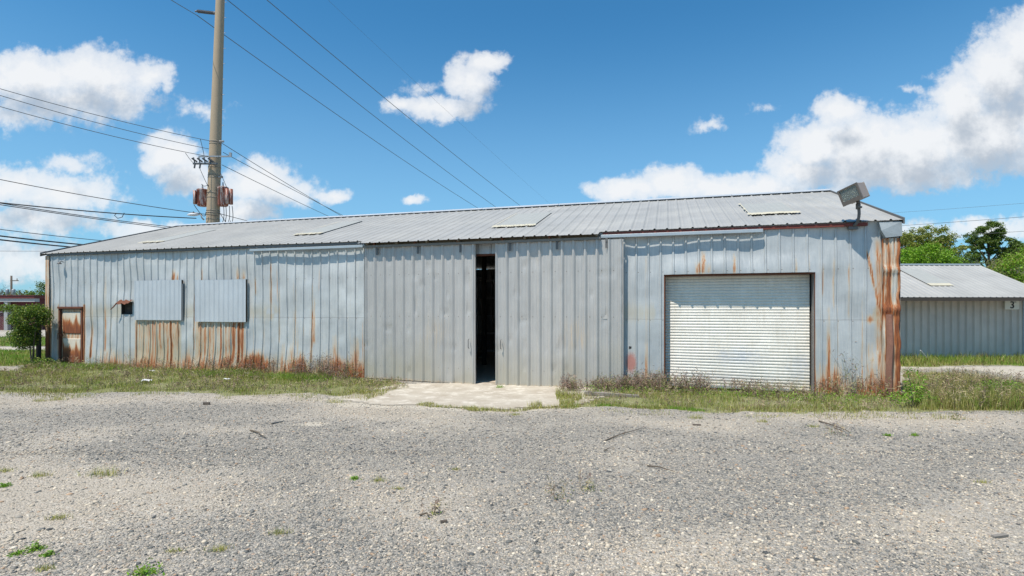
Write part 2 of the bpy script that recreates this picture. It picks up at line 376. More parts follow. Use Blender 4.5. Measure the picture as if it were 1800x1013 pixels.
DARK = [(300,722,170,26,1),(560,775,240,22,.7),(330,790,180,24,.7),(500,905,230,60,.6),(980,880,200,60,.7),(1350,860,300,80,.6),(800,790,250,30,.6),(1700,790,200,40,.6)]
def cover(x, y):
    px, py = topx(x, y); t = .36+1.25*(fbm(x*.6+3, y*.9, 21, 4)-.5)
    for X, Y, rx, ry, a in TAN: t = t+.62*a*np.exp(-((px-X)/rx)**2-((py-Y)/ry)**2)
    for X, Y, rx, ry, a in DARK: t = t-.45*a*np.exp(-((px-X)/rx)**2-((py-Y)/ry)**2)
    t = t-.16*np.exp(-((np.sin(.55*x+.62*y+1.3*fbm(x*.2, y*.2, 23, 2)))/.28)**2)
    return np.clip(t, 0, 1)
xs = np.concatenate([-np.geomspace(24, 2500, 26)[::-1], np.arange(-23.9, 24, .14), np.geomspace(24, 2500, 26)])
ys = np.concatenate([-np.geomspace(4, 2500, 14)[::-1], np.arange(-3.9, 30, .14), np.geomspace(30, 3500, 34)])
X, Y = np.meshgrid(xs, ys); n0, n1_ = X.shape
Z = gh(X, Y)
wx = X+.5*(fbm(X*1.7, Y*1.7, 40, 3)-.5); wy = Y+.6*(fbm(X*1.5, Y*1.5, 44, 3)-.5)+.3*(fbm(X*4.5, Y*4.5, 46, 2)-.5)
grass = np.zeros(X.shape)
for pl in (GR_LEFT, GR_RIGHT, GR_SHED, GR_FARL, GR_FARL2): grass = np.maximum(grass, inpoly(wx, wy, pl))
farg = (Y > 34) & (X > 0); grass = np.maximum(grass, farg*1.0); grass = np.maximum(grass, ((Y > 60))*1.0)
inside = inpoly(X, Y, [(PLx, PLy), (PRx, PRy), (PRx+N[0]*11.3, PRy+N[1]*11.3), (PLx+N[0]*11.3, PLy+N[1]*11.3)])
Z = np.where(inside, -.16, Z)
sand = inpoly(X+.3*(fbm(X*2, Y*2, 50, 3)-.5), Y+.4*(fbm(X*2, Y*2, 51, 3)-.5), wpoly([(560,700),(640,684),(720,672),(1010,700),(1030,716),(880,722),(700,716),(600,712)]))*1.0
sand = np.maximum(sand, inpoly(wx, wy, wpoly([(1480,653),(1600,647),(1700,650),(1830,668),(2200,690),(2200,644),(1480,645)]))*.8)
sand = np.maximum(sand, inpoly(wx, wy, wpoly([(-900,617),(120,617),(120,610),(-900,611)]))*.9)
sand = np.maximum(sand, inpoly(wx, wy, wpoly([(-900,592),(120,592),(120,580),(-900,580)]))*.8)
pxx, pyy = topx(X, Y); sand = np.maximum(sand, np.exp(-(((pxx-553)/30)**2+((pyy-746)/4.5)**2)**2))
cov = np.stack([cover(X, Y), grass, sand], -1).reshape(-1, 3)
idx = np.arange(n0*n1_).reshape(n0, n1_)
Fg = np.stack([idx[:-1, :-1], idx[:-1, 1:], idx[1:, 1:], idx[1:, :-1]], -1).reshape(-1, 4)
def groundmat():
    m_, b, bs = mat('gravel_ground'); oc = b.n('ShaderNodeTexCoord').outputs['Object']
    cv = b.n('ShaderNodeSeparateColor'); b.t.links.new(attr(b, 'cover'), cv.inputs[0]); tan, gr, sa = cv.outputs
    def vor(scale, rnd=1.):
        nd = b.n('ShaderNodeTexVoronoi', feature='F1'); nd.inputs['Scale'].default_value = scale; nd.inputs['Randomness'].default_value = rnd
        b.t.links.new(oc, nd.inputs['Vector']); return nd.outputs['Distance'], nd.outputs['Color']
    d1, c1 = vor(44); d2, c2 = vor(95)
    s1 = b.n('ShaderNodeSeparateColor'); b.t.links.new(c1, s1.inputs[0]); s2 = b.n('ShaderNodeSeparateColor'); b.t.links.new(c2, s2.inputs[0])
    greys = [(0, (.09, .092, .09)), (.3, (.21, .205, .19)), (.55, (.345, .325, .285)), (.8, (.46, .41, .34)), (.93, (.56, .52, .45)), (1, (.48, .33, .23))]
    tans = [(0, (.24, .22, .19)), (.35, (.42, .375, .31)), (.75, (.56, .51, .43)), (.92, (.70, .66, .60)), (1, (.52, .33, .2))]
    big = b.ramp(s1.outputs[0], greys); bt = b.ramp(s1.outputs[1], tans); sm = b.ramp(s2.outputs[0], greys); st = b.ramp(s2.outputs[1], tans)
    mid = b.noise(oc, 1.1, 6, .65); fin = b.noise(oc, 7, 5, .7)
    tm = b.mr(b.m('ADD', tan, b.m('MULTIPLY', b.m('SUBTRACT', fin, .5), .9)), .2, .72)
    A = b.mix(tm, big, bt); Bq = b.mix(tm, sm, st)
    c = b.mix(b.mr(b.noise(oc, 11, 3, .6), .42, .58), A, Bq)
    c = b.mix(b.mr(mid, .3, .7, .05, .35), c, (.19, .185, .172))
    c = b.mix(b.m('MULTIPLY', b.mr(b.m('ADD', tan, b.m('MULTIPLY', b.m('SUBTRACT', b.noise(oc, 2.2, 7, .7), .5), 1.0)), .55, .95), .55), c, (.43, .375, .30))
    sandc = b.mix(b.noise(oc, 4, 6, .7), (.42, .37, .29), (.66, .61, .52))
    c = b.mix(b.m('MULTIPLY', b.mr(b.m('ADD', sa, b.m('MULTIPLY', b.m('SUBTRACT', fin, .5), .8)), .35, .75), .85), c, sandc)
    soil = b.mix(b.noise(oc, 3, 6, .7), (.14, .15, .05), (.38, .33, .21)); far = b.mix(b.noise(oc, .6, 5, .6), (.12, .19, .04), (.24, .27, .08))
    soil = b.mix(.35, soil, far)
    c = b.mix(b.mr(b.m('ADD', gr, b.m('MULTIPLY', b.m('SUBTRACT', fin, .5), 1.2)), .45, .75), c, soil)
    b.put(bs.inputs['Base Color'], c); bs.inputs['Roughness'].default_value = .9; bs.inputs['Specular IOR Level'].default_value = .25
    h = b.m('ADD', b.m('MULTIPLY', d1, -1), b.m('MULTIPLY', d2, -.5)); bump(b, bs, h, .8, .02)
    return m_
M['ground'] = groundmat()
gr_o = mesh_np('ground', np.stack([X, Y, Z], -1).reshape(-1, 3), Fg, M['ground'], attrs={'cover': cov}, smooth=True); tag(gr_o, kind='structure')

# concrete apron in front of the sliding doors
def fillpoly(name, poly, z, mt, step=.15):
    p = np.array(poly); x = np.arange(p[:, 0].min(), p[:, 0].max(), step); y = np.arange(p[:, 1].min(), p[:, 1].max(), step)
    A_, B_ = np.meshgrid(x, y); ii = np.arange(A_.size).reshape(A_.shape)
    q = np.stack([ii[:-1, :-1], ii[:-1, 1:], ii[1:, 1:], ii[1:, :-1]], -1).reshape(-1, 4)
    cxm = A_.ravel()[q].mean(1); cym = B_.ravel()[q].mean(1)
    q = q[inpoly(cxm+.12*(fbm(cxm*3, cym*3, 61, 2)-.5), cym+.2*(fbm(cxm*3, cym*3, 62, 2)-.5), poly)]
    V = np.stack([A_.ravel(), B_.ravel(), gh(A_, B_).ravel()+z], -1)
    used, inv = np.unique(q, return_inverse=True)
    return mesh_np(name, V[used], inv.reshape(q.shape), mt, smooth=True)
def apronmat():
    m_, b, bs = mat('apron_concrete'); oc = b.n('ShaderNodeTexCoord').outputs['Object']
    n = b.noise(oc, 1.3, 7, .65); f = b.noise(oc, 25, 4, .7)
    c = b.mix(b.mr(n, .35, .65), (.36, .31, .245), (.50, .455, .38)); c = b.mix(b.mr(f, .4, .7, 0, .4), c, (.28, .25, .21))
    g2 = b.noise(oc, 3.2, 6, .7); c = b.mix(b.mr(g2, .52, .62, 0, .7), c, (.60, .56, .49))
    b.put(bs.inputs['Base Color'], c); bs.inputs['Roughness'].default_value = .9; bump(b, bs, f, .3, .006); return m_
M['apron'] = apronmat()
tag(fillpoly('concrete_apron', APRON, .012, M['apron']), kind='structure')

# loose stones
def icos():
    t = (1+5**.5)/2
    v = np.array([(-1,t,0),(1,t,0),(-1,-t,0),(1,-t,0),(0,-1,t),(0,1,t),(0,-1,-t),(0,1,-t),(t,0,-1),(t,0,1),(-t,0,-1),(-t,0,1)], float); v /= np.linalg.norm(v[0])
    f = np.array([(0,11,5),(0,5,1),(0,1,7),(0,7,10),(0,10,11),(1,5,9),(5,11,4),(11,10,2),(10,7,6),(7,1,8),(3,9,4),(3,4,2),(3,2,6),(3,6,8),(3,8,9),(4,9,5),(2,4,11),(6,2,10),(8,6,7),(9,8,1)]); return v, f
octv = np.array([(1,0,0),(-1,0,0),(0,1,0),(0,-1,0),(0,0,1),(0,0,-1)], float); octf = np.array([(0,2,4),(2,1,4),(1,3,4),(3,0,4),(2,0,5),(1,2,5),(3,1,5),(0,3,5)])
PAL = np.array([(.095,.105,.115),(.15,.16,.165),(.20,.208,.21),(.28,.275,.262),(.36,.34,.31),(.45,.41,.355),(.57,.52,.445),(.58,.55,.49),(.42,.31,.23)])
def stones(x, y, r_, base):
    bv, bf = base; n = len(x); k = len(bv)
    a = R.random(n)*2*math.pi; sx = R.uniform(.8, 1.5, n)*r_; sy = R.uniform(.6, 1.0, n)*r_; sz = R.uniform(.32, .7, n)*r_
    V = bv[None]*(1+.30*(R.random((n, k, 1))-.5)); V = V+.12*(R.random((n, k, 3))-.5)
    Vx = V[..., 0]*sx[:, None]; Vy = V[..., 1]*sy[:, None]; Vz = V[..., 2]*sz[:, None]+.12*Vx*R.uniform(-1, 1, (n, 1))
    ca, sa = np.cos(a)[:, None], np.sin(a)[:, None]
    P_ = np.stack([x[:, None]+ca*Vx-sa*Vy, y[:, None]+sa*Vx+ca*Vy, gh(x, y)[:, None]+Vz+sz[:, None]*.15], -1)
    t = cover(x, y); rnd = R.random(n)
    dark_p = np.array([.10,.14,.17,.18,.16,.11,.07,.04,.03]); tan_p = np.array([.02,.04,.07,.10,.17,.24,.22,.10,.04])
    cd = np.cumsum(dark_p); ct = np.cumsum(tan_p); ct /= ct[-1]
    i = np.where(R.random(n) < sstep(.12, .80, t), np.searchsorted(ct, rnd), np.searchsorted(cd, rnd)); i = np.clip(i, 0, 8)
    col = PAL[i]*np.array((1.06, 1.0, .91))*R.uniform(.66, 1.08, (n, 1))
    return P_.reshape(-1, 3), (bf[None]+np.arange(n)[:, None, None]*k).reshape(-1, 3), np.repeat(col, k, 0)
def scatter(n, y0, y1, spread):
    y = y0+(y1-y0)*R.random(n)**1.15; x = (R.random(n)*2-1)*(y*spread+1.2)
    w_ = inpoly(x, y, APRON) | inpoly(x, y, GR_LEFT) & (R.random(n) < .7) | inpoly(x, y, GR_RIGHT) & (R.random(n) < .7)
    u, v = uv(x, y); return x[~w_ & (v < -.1)], y[~w_ & (v < -.1)]
parts = []
x, y = scatter(150000, 3.0, 7.6, .98); keep = (fbm(x*.9, y*.9, 70, 3)+.25*R.random(len(x)) > .36) & (R.random(len(x)) > .75*sstep(.55, .95, cover(x, y)+.5*(fbm(x*2.5, y*2.5, 75, 3)-.5))); x, y = x[keep], y[keep]
rr = .0040+.0110*R.random(len(x))**4+.004*fbm(x*1.2, y*1.2, 71, 3); parts.append(stones(x, y, rr, icos()))
x, y = scatter(2200, 3.0, 9, .98); parts.append(stones(x, y, R.uniform(.016, .034, len(x))*R.uniform(.7, 1, len(x)), icos()))
x, y = scatter(90000, 7.4, 14.5, .98); parts.append(stones(x, y, .006+.018*R.random(len(x))**3, (octv, octf)))
off = 0; VV, FF, CC = [], [], []
for v_, f_, c_ in parts: VV.append(v_); FF.append(f_+off); CC.append(c_); off += len(v_)
m_, b, bs = mat('stone'); b.put(bs.inputs['Base Color'], attr(b, 'col')); bs.inputs['Roughness'].default_value = .8; bs.inputs['Specular IOR Level'].default_value = .3; M['stone'] = m_
tag(mesh_np('gravel', np.vstack(VV), np.vstack(FF), M['stone'], attrs={'col': np.vstack(CC)}), 'loose blue grey and tan gravel covering the yard', 'gravel', kind='stuff')

# ------------------------------------------------------------------ warehouse
W = empty('warehouse', (PLx, PLy, 0), ANG)
tag(W, 'long low warehouse of weathered galvanised sheet with sliding doors and white roller door', 'warehouse')
HW = 5.63; ZE = 4.07; SL = (5.88-ZE)/HW
def ribprof(u, sp=.305, bw=.066, tw=.026, h=.03, ph=0.):
    t = np.abs(((u-ph+sp/2) % sp)-sp/2); return h*np.clip((bw/2-t)/(bw/2-tw/2), 0, 1)
# --- openings in front wall (u0,u1,z0,z1)
u_sd0, u_sd1 = up(650), up(1088)
rd0, rd1 = up(1167), up(1433); zrd = uz(1300, 481)[1]
pd0, pd1 = up(106), up(146); zpd = uz(126, 540)[1]
ve0, zv1 = uz(213, 531); ve1, zv0 = uz(233, 553)
OPEN = [(u_sd0, u_sd1, -1, 3.55), (rd0, rd1, -1, zrd), (pd0, pd1, -1, zpd), (ve0, ve1, zv0, zv1)]
ug = []
for i in range(int(WL/.305)+2):
    c0 = i*.305
    for d in (-.14, -.10, -.065, -.034, -.014, .014, .034, .065, .10, .14): ug.append(c0+d)
ug = [u for u in ug if 0 <= u <= WL and all(min(abs(u-o_[0]), abs(u-o_[1])) > .012 for o_ in OPEN)]+[0, WL]+[v_ for o_ in OPEN for v_ in o_[:2]]
ug = np.array(sorted(set(ug)))
zg = [z for z in np.concatenate([np.linspace(-.16, 1.2, 24), np.linspace(1.28, 4.04, 36)]) if all(min(abs(z-o_[2]), abs(z-o_[3])) > .02 for o_ in OPEN)]
zg = np.array(sorted(set(zg+[o_[3] for o_ in OPEN]+[OPEN[3][2]])))
UU, ZZ = np.meshgrid(ug, zg)
UU0 = UU.copy()
# lateral bend of the sheets near the ground and dents
low = np.clip((1.15-ZZ)/1.3, 0, 1)
openmask = np.ones(UU.shape)
for o_ in OPEN: openmask *= np.clip(np.maximum(np.maximum(o_[0]-UU, UU-o_[1]), ZZ-o_[3])/.35, 0, 1)
edge = openmask*np.clip(UU/.5, 0, 1)*np.clip((WL-UU)/.3, 0, 1)
lat = -.13*low**2*sstep(2.2, 4, UU)*sstep(13, 9, UU)*(1+.7*(vnoise(UU*.8, UU*0, 81)-.5))*edge
dent = (.055+.03*sstep(WL-6, WL-3, UU))*(fbm(UU*.9, ZZ*.8, 82, 3)-.5)*2*edge
dent += .07*sstep(rd0-.1, rd0+.3, UU)*sstep(rd1+.1, rd1-.3, UU)*sstep(zrd+.55, zrd+.05, ZZ)*sstep(zrd-.2, zrd-.1, ZZ)  # sheet bulged out above the roller door to deepen the shadow on it
dent += .09*low**1.6*(vnoise(UU*1.3+5, ZZ*1.1, 84)-.35)*sstep(.4, 3, UU)*edge
dent += .06*sstep(WL-3.0, WL-.4, UU)*(vnoise(UU*2.3, ZZ*1.6, 85)-.4)*edge
dent += .012*(vnoise(UU*5, ZZ*2.2, 86)-.5)*edge
lap = .006*sstep(1.76, 1.74, ZZ)*1.0
VVw = -ribprof(UU0)-dent-lap
# tabs of the sheets curl outward a little at the top
VVw = VVw-.03*sstep(3.75, 4.02, ZZ)*(1-ribprof(UU0)/.03)*(vnoise(UU*1.1, UU*0+3, 87))*sstep(10, 11, UU)
def streaks(UU, ZZ):
    r_ = np.zeros(UU.shape)
    def st(x, y0, y1, wpx, a, fade='up', slant=0):
        nonlocal r_
        u0, z0 = uz(x, y0); _, z1 = uz(x, y1); sc = abs(up(x+1)-up(x)); wd = wpx*sc
        t = np.clip((z0-ZZ)/(z0-z1+1e-6), 0, 1)          # 0 top .. 1 bottom
        m = np.exp(-np.abs((UU-u0-slant*sc*t)/wd)**2.6)*sstep(z0+.05+.1*vnoise(UU*21, UU*0, 88), z0-.12, ZZ)*sstep(z1-.1, z1+.1, ZZ)
        f = t if fade == 'up' else (1-t if fade == 'down' else 1)
        r_ = np.maximum(r_, a*m*(.25+.75*f if fade != 'none' else 1))
    for xa_, xb_ in ((237, 319), (343, 431)):
        ua_, zt_ = uz(xa_, 563); ub_, _ = uz(xb_, 563)
        r_ = np.maximum(r_, (.16+.34*vnoise(UU*6, ZZ*.6, 89))*sstep(ua_-.05, ua_+.06, UU)*sstep(ub_+.05, ub_-.06, UU)*sstep(zt_+.08, zt_-.02, ZZ))
    for x in (241, 246, 251, 259, 263, 270, 275, 283, 288, 296, 303, 307, 314): st(x, 562, 645, random.uniform(1.2, 3.2), .55+.5*random.random(), 'down' if random.random() < .5 else 'none')
    for x in (349, 353, 361, 370, 376, 384, 389, 398, 404): st(x, 565, 645, random.uniform(1.0, 2.8), .45+.5*random.random(), 'down' if random.random() < .4 else 'none')
    for x in (426, 420, 411): st(x, 565, 640, 3, .95, 'none')
    r_ = np.maximum(r_, .34*sstep(.75, .25, ZZ+.3*(vnoise(UU*2.2, UU*0, 92)-.5))*sstep(1.6, 3, UU)*sstep(14.2, 13, UU))
    for x, y0, y1, wd, a in ((305,470,494,4,.8),(311,474,494,3,.65),(418,468,493,3,.8),(427,472,493,4,.7),(185,478,620,2,.75),(161,500,630,2,.8),(553,520,605,2.2,.85),(549,560,640,3,.6),
        (524,560,640,3,.45),(463,560,650,3,.4),(616,500,650,2.5,.35),(498,600,655,4,.7),(512,600,655,6,.8),(590,585,655,7,.75),(625,590,660,9,.85),
        (1236,436,481,4,.95),(1229,455,481,8,.8),(1245,460,481,4,.7),(1290,440,481,3,.9),(1398,450,481,2.5,.7),(1172,480,640,2,.5),(1135,430,690,2,.55),
        (1457,540,692,4,1.0),(1447,635,692,10,.95),(1471,648,692,9,.85),(1462,640,692,6,.8),(1516,505,690,2.2,.8),(1510,655,695,10,.9),(1530,600,695,9,.75),(1531,630,695,7,1.0),
        (1487,660,695,6,.5),(1497,665,695,5,.45),(1432,560,692,3,.75),(1168,640,680,3,.6),(1125,655,685,12,.45),(1100,655,685,5,.4),(1540,650,698,10,.8)):
        st(x, y0, y1, wd, a)
    rg = np.random.default_rng(5)
    for k in range(64):                # thin runs of rust following the seams
        kr = rg.integers(5, 86); u_ = kr*.305+(.036 if rg.random() < .6 else -.036); zt_ = rg.uniform(.5, 3.6); zb_ = max(-.1, zt_-rg.uniform(.6, 2.4)); a_ = rg.uniform(.35, .8)
        m = np.exp(-np.abs((UU-u_)/.022)**2.4)*sstep(zt_+.1, zt_-.25, ZZ)*sstep(zb_-.1, zb_+.1, ZZ); r_ = np.maximum(r_, a_*m*(.6+.6*vnoise(UU*0+kr, ZZ*2.2, 99)))
    st(1523,440,548,3,.85,'none',24); st(1545,420,690,7,.55,'none',3); st(1530,555,568,7,.8,'none')
    # rust creeping up from the ground on the left half
    lo = sstep(.85, .10, ZZ+.5*(vnoise(UU*3.2, UU*0, 90)-.4)); r_ = np.maximum(r_, 1.1*lo*sstep(2.0, 3.4, UU)*sstep(14.4, 12.9, UU)*(.45+.6*vnoise(UU*2.1, UU*0+7, 91)))
    r_ = np.maximum(r_, .5*sstep(.5, .0, ZZ)*sstep(20, 21, UU)); r_ = np.maximum(r_, sstep(.80, .08, ZZ+.7*(vnoise(UU*4.1, UU*0, 97)-.45))*sstep(rd1, rd1+.1, UU)*(.35+.7*vnoise(UU*2.7, UU*0+4, 98)))
    r_ = np.maximum(r_, .75*sstep(.45, .12, UU)*sstep(4.2, 0, ZZ))
    r_ = np.maximum(r_, .55*np.exp(-((UU-pd0+.08)/.05)**2)*(ZZ < zpd+.1)); r_ = np.maximum(r_, .8*np.exp(-((UU-pd1-.07)/.05)**2)*(ZZ < zpd+.1))
    return r_
rust = streaks(UU, ZZ)
tone = .75*(vnoise(np.floor(UU/.915)*7.3, np.floor(ZZ/1.75)*3.1, 93))*sstep(0, 1, UU*0+1)
tone += .35*sstep(WL-10, WL-3, UU)
dirt = .10+.75*np.exp(-((ZZ-1.9)/.28)**2)*(fbm(UU*.8, ZZ, 94, 3) > .45)*.7+.55*sstep(1.1, .1, ZZ)*fbm(UU*1.5, ZZ*.7, 95, 3)+.4*(fbm(UU*1.1, ZZ*.6, 96, 3)-.35)
dirt += .55*((UU > up(237)) & (UU < up(319)) & (ZZ < uz(280, 563)[1]))+.45*((UU > up(343)) & (UU < up(431)) & (ZZ < uz(390, 566)[1]))
ru_, rz_ = uz(1109, 638); paint = np.exp(-((UU-ru_)/.16)**2-((ZZ-rz_)/.30)**2)*1.1
ix = np.arange(UU.size).reshape(UU.shape)
q = np.stack([ix[:-1, :-1], ix[:-1, 1:], ix[1:, 1:], ix[1:, :-1]], -1).reshape(-1, 4)
uc = UU0.ravel()[q].mean(1); zc = ZZ.ravel()[q].mean(1); kp = np.ones(len(q), bool)
for o_ in OPEN: kp &= ~((uc > o_[0]) & (uc < o_[1]) & (zc > o_[2]) & (zc < o_[3]))
VWALL = np.stack([(UU+lat).ravel(), VVw.ravel(), ZZ.ravel()], -1)
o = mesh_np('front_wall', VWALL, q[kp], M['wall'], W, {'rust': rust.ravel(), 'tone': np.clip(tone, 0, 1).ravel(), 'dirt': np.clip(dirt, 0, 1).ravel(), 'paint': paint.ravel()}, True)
md = o.modifiers.new('edge', 'EDGE_SPLIT'); md.split_angle = math.radians(28)
Z0 = lambda n: {'rust': np.zeros(n), 'tone': np.zeros(n), 'dirt': np.zeros(n), 'paint': np.zeros(n)}
def sheet(name, p0, axu, axz, lu, lz, nrm, mt, parent, sp=.305, h=.03, bw=.07, tw=.03, nz=12, attrf=None, minor=0, dentf=None, zlow=None):
    us = []
    for i in range(int(lu/sp)+2):
        for d in np.array((-.5, -tw/2/sp-.25, -bw/2/sp, -tw/2/sp, tw/2/sp, bw/2/sp, tw/2/sp+.25)): us.append(i*sp+d*sp)
        if minor: us += [i*sp+sp*k+d for k in (.333, .667) for d in (-.014, -.006, .006, .014)]
    us = np.array(sorted(set([round(u, 4) for u in us if 0 < u < lu]+[0, lu]))); zs = np.linspace(0, 1, nz)
    A_, B_ = np.meshgrid(us, zs); H = ribprof(A_, sp, bw, tw, h)
    if minor:
        for k in (.333, .667): H = H+ribprof(A_, sp, .028, .012, minor, sp*k)
    if dentf is not None: H = H+dentf(A_, B_*lz)
    base = np.zeros(A_.shape) if zlow is None else zlow(A_)
    p0 = np.array(p0, float); axu, axz, nrm = map(lambda a: np.array(a, float), (axu, axz, nrm))
    V = p0+A_[..., None]*axu+(base+B_*(lz-base))[..., None]*axz+H[..., None]*nrm
    ii = np.arange(A_.size).reshape(A_.shape); qq = np.stack([ii[:-1, :-1], ii[:-1, 1:], ii[1:, 1:], ii[1:, :-1]], -1).reshape(-1, 4)
    at_ = attrf(A_, B_*lz) if attrf else {}
    d = Z0(A_.size)
    for k_, v_ in at_.items(): d[k_] = np.clip(v_, 0, 1.2).ravel()
    return mesh_np(name, V.reshape(-1, 3), qq, mt, parent, d)
# other walls
WB = 2*HW
sheet('back_wall', (0, WB, -.1), (1, 0, 0), (0, 0, 1), WL, 4.1, (0, 1, 0), M['wall'], W)
for uu, nn in ((0, -1), (WL, 1)):
    vs = np.arange(0, WB+.001, .1); H = ribprof(vs); V = []
    for k, v_ in enumerate(vs):
        zt = ZE-.02+SL*min(v_, WB-v_); V += [(uu+nn*H[k], v_, -.1), (uu+nn*H[k], v_, zt)]
    q2 = np.array([(2*k, 2*k+2, 2*k+3, 2*k+1) for k in range(len(vs)-1)]); z_ = Z0(len(V)); mesh_np('end_wall', V, q2, M['wall'], W, z_)
MB().box((0, .3, -.2), (WL, WB-.1, -.055)).build('floor', M['concrete'], W)
# roof
def ovr(u): return np.where((u > 13.15) & (u < 20.12), .46, .14)
us = []
for i in range(int(WL/.305)+3):
    for d in (-.11, -.10, -.09, -.033, -.015, .015, .033, .09, .10, .11): us.append(i*.305-.15+d)
us = np.array(sorted([u for u in us if -.12 < u < WL+.04]+[-.12, WL+.04, 13.149, 13.151, 20.119, 20.121]))
vt = np.linspace(0, 1, 22); A_, T_ = np.meshgrid(us, vt)
ve = -ovr(A_)-.018*(vnoise(A_*1.1, A_*0, 101)-.5); Vv = ve+(HW-ve)*T_
Hr = ribprof(A_, .305, .06, .03, .027, -.15)+ribprof(A_, .305, .02, .002, .006, -.05)+ribprof(A_, .305, .02, .002, .006, .05)
Zr = ZE+SL*Vv+Hr+.02*(fbm(A_*.6, Vv*.5, 102, 3)-.5)
roofdirt = .55*fbm(A_*.5, Vv*.8, 103, 4)-.05; rooftone = .7*vnoise(np.floor(A_/.915)*3.7, np.floor(Vv/3)*5.1, 104)*.7
ii = np.arange(A_.size).reshape(A_.shape); qq = np.stack([ii[:-1, :-1], ii[:-1, 1:], ii[1:, 1:], ii[1:, :-1]], -1).reshape(-1, 4)
d = Z0(A_.size); d['dirt'] = np.clip(roofdirt, 0, 1).ravel(); d['tone'] = np.clip(rooftone, 0, 1).ravel()
rfront = np.stack([A_, Vv, Zr], -1).reshape(-1, 3); rback = np.stack([A_, WB-Vv, Zr], -1).reshape(-1, 3)
roof = mesh_np('roof', np.vstack([rfront, rback]), np.vstack([qq, qq[:, ::-1]+len(rfront)]), M['roof'], W, {k_: np.concatenate([v_, v_]) for k_, v_ in d.items()})
mb = MB()      # ridge cap: two leaves sitting on the rib tops
zr = ZE+SL*HW
for k in range(9):
    a, b_ = -.14+k*(WL+.20)/9, -.14+(k+1)*(WL+.20)/9-.012
    for s_ in (-1, 1):
        mb.add([(a, HW, zr+.085), (b_, HW, zr+.085), (b_, HW+s_*.17, zr+.05-.17*SL+.012), (a, HW+s_*.17, zr+.05-.17*SL+.012),
                (a, HW, zr+.078), (b_, HW, zr+.078), (b_, HW+s_*.17, zr+.05-.17*SL+.004), (a, HW+s_*.17, zr+.05-.17*SL+.004)],
               [(0,1,2,3),(7,6,5,4),(0,3,7,4),(1,5,6,2),(2,6,7,3)])
mb.build('ridge_cap', M['cover'], roof)
def roofuv(px, py):       # point of the front slope seen there
    dx, dy, dz = (px-HX)/F, 1., (HY-py)/F
    nu = dx*U[0]+dy*U[1]; nv = dx*N[0]+dy*N[1]; cu, cv_ = uv(0., 0.)
    t = (ZE+SL*cv_-CH)/(dz-SL*nv); return cu+t*nu, cv_+t*nv
rz = lambda v_, e=0: ZE+SL*v_+e
for (xa, ya), (xb, yb), nw in (((868,401),(935,377),1.25), ((1300,380),(1360,355),1.2), ((522,414),(590,402),.95), ((250,428),(320,414),1.0)):
    ua, va = roofuv(xa, ya); ub, vb = roofuv(xb, yb)
    if xa == 868: u0, u1 = ua, ua+nw
    elif xa == 1300: u0, u1 = roofuv(1318, 380)[0], roofuv(1318, 380)[0]+1.15
    else: u0, u1 = ua, ua+nw
    va = roofuv(xa, ya)[1]; vb = va+2.6 if xa != 1300 else va+2.0
    mb = MB(); nseg = 24
    for k in range(nseg):
        p, r_ = u0+(u1-u0)*k/nseg, u0+(u1-u0)*(k+1)/nseg; e1, e2 = .034+.004*math.sin(k*2.1), .034+.004*math.sin((k+1)*2.1)
        mb.add([(p, va, rz(va, e1)), (r_, va, rz(va, e2)), (r_, vb, rz(vb, e2)), (p, vb, rz(vb, e1)), (p, va, rz(va, .02)), (r_, va, rz(va, .02))], [(0,1,2,3),(4,5,1,0)])
    sk = mb.build('skylight', M['skylight'], roof)
    mb = MB()
    for k in range(16):
        p = u0-.05+(u1-u0+.1)*k/16; r_ = p+(u1-u0+.1)/16+.01; j = random.uniform(-.05, .05); j2 = random.uniform(0, .08)
        mb.add([(p, va-.16+j, rz(va-.16+j, .048)), (r_, va-.16+j2, rz(va-.16+j2, .052)), (r_, va+.04+j, rz(va+.04+j, .066)), (p, va+.05+j2, rz(va+.05+j2, .063))], [(0,1,2,3)])
    if xa != 522 or 1:
        for k in range(14):
            p = va+(vb-va)*k/14; wd_ = random.uniform(.01, .045) if xa != 868 else .02
            mb.add([(u0-wd_, p, rz(p, .062)), (u0+wd_*.4, p, rz(p, .064)), (u0+wd_*.4, p+(vb-va)/14, rz(p+(vb-va)/14, .064)), (u0-wd_, p+(vb-va)/14, rz(p+(vb-va)/14, .062))], [(0,1,2,3)])
    mb.build('sealant', M['yellowseal'], sk)
# rake trims and eave beams
for uu in (-.13, WL+.03):
    mb = MB()
    for s_ in (0, 1):
        va, vb = (-.16, HW) if s_ == 0 else (WB+.16, HW)
        za, zb = ZE+SL*(-.16)+.05, zr+.05
        mb.add([(uu, va, za-.14), (uu, vb, zb-.14), (uu, vb, zb), (uu, va, za), (uu+.03, va, za-.14), (uu+.03, vb, zb-.14), (uu+.03, vb, zb), (uu+.03, va, za)],
               [(0,1,2,3),(7,6,5,4),(3,2,6,7),(0,4,5,1),(0,3,7,4)])
    mb.build('rake_trim', M['conduit'], W)
MB().box((20.2, -.10, 3.925), (WL-.65, -.03, 4.0)).build('eave_beam', M['redpaint'], W)
MB().box((.1, -.09, 3.94), (13.1, -.035, 4.0)).build('eave_beam', M['conduit'], W)
mb = MB().box((13.2, -.16, 3.83), (20.1, -.06, 3.955))
for u_ in np.arange(13.4, 20.1, .95): mb.box((u_, -.42, 3.88), (u_+.045, -.16, 3.92))
mb.build('soffit_framing', M['soffit'], W)
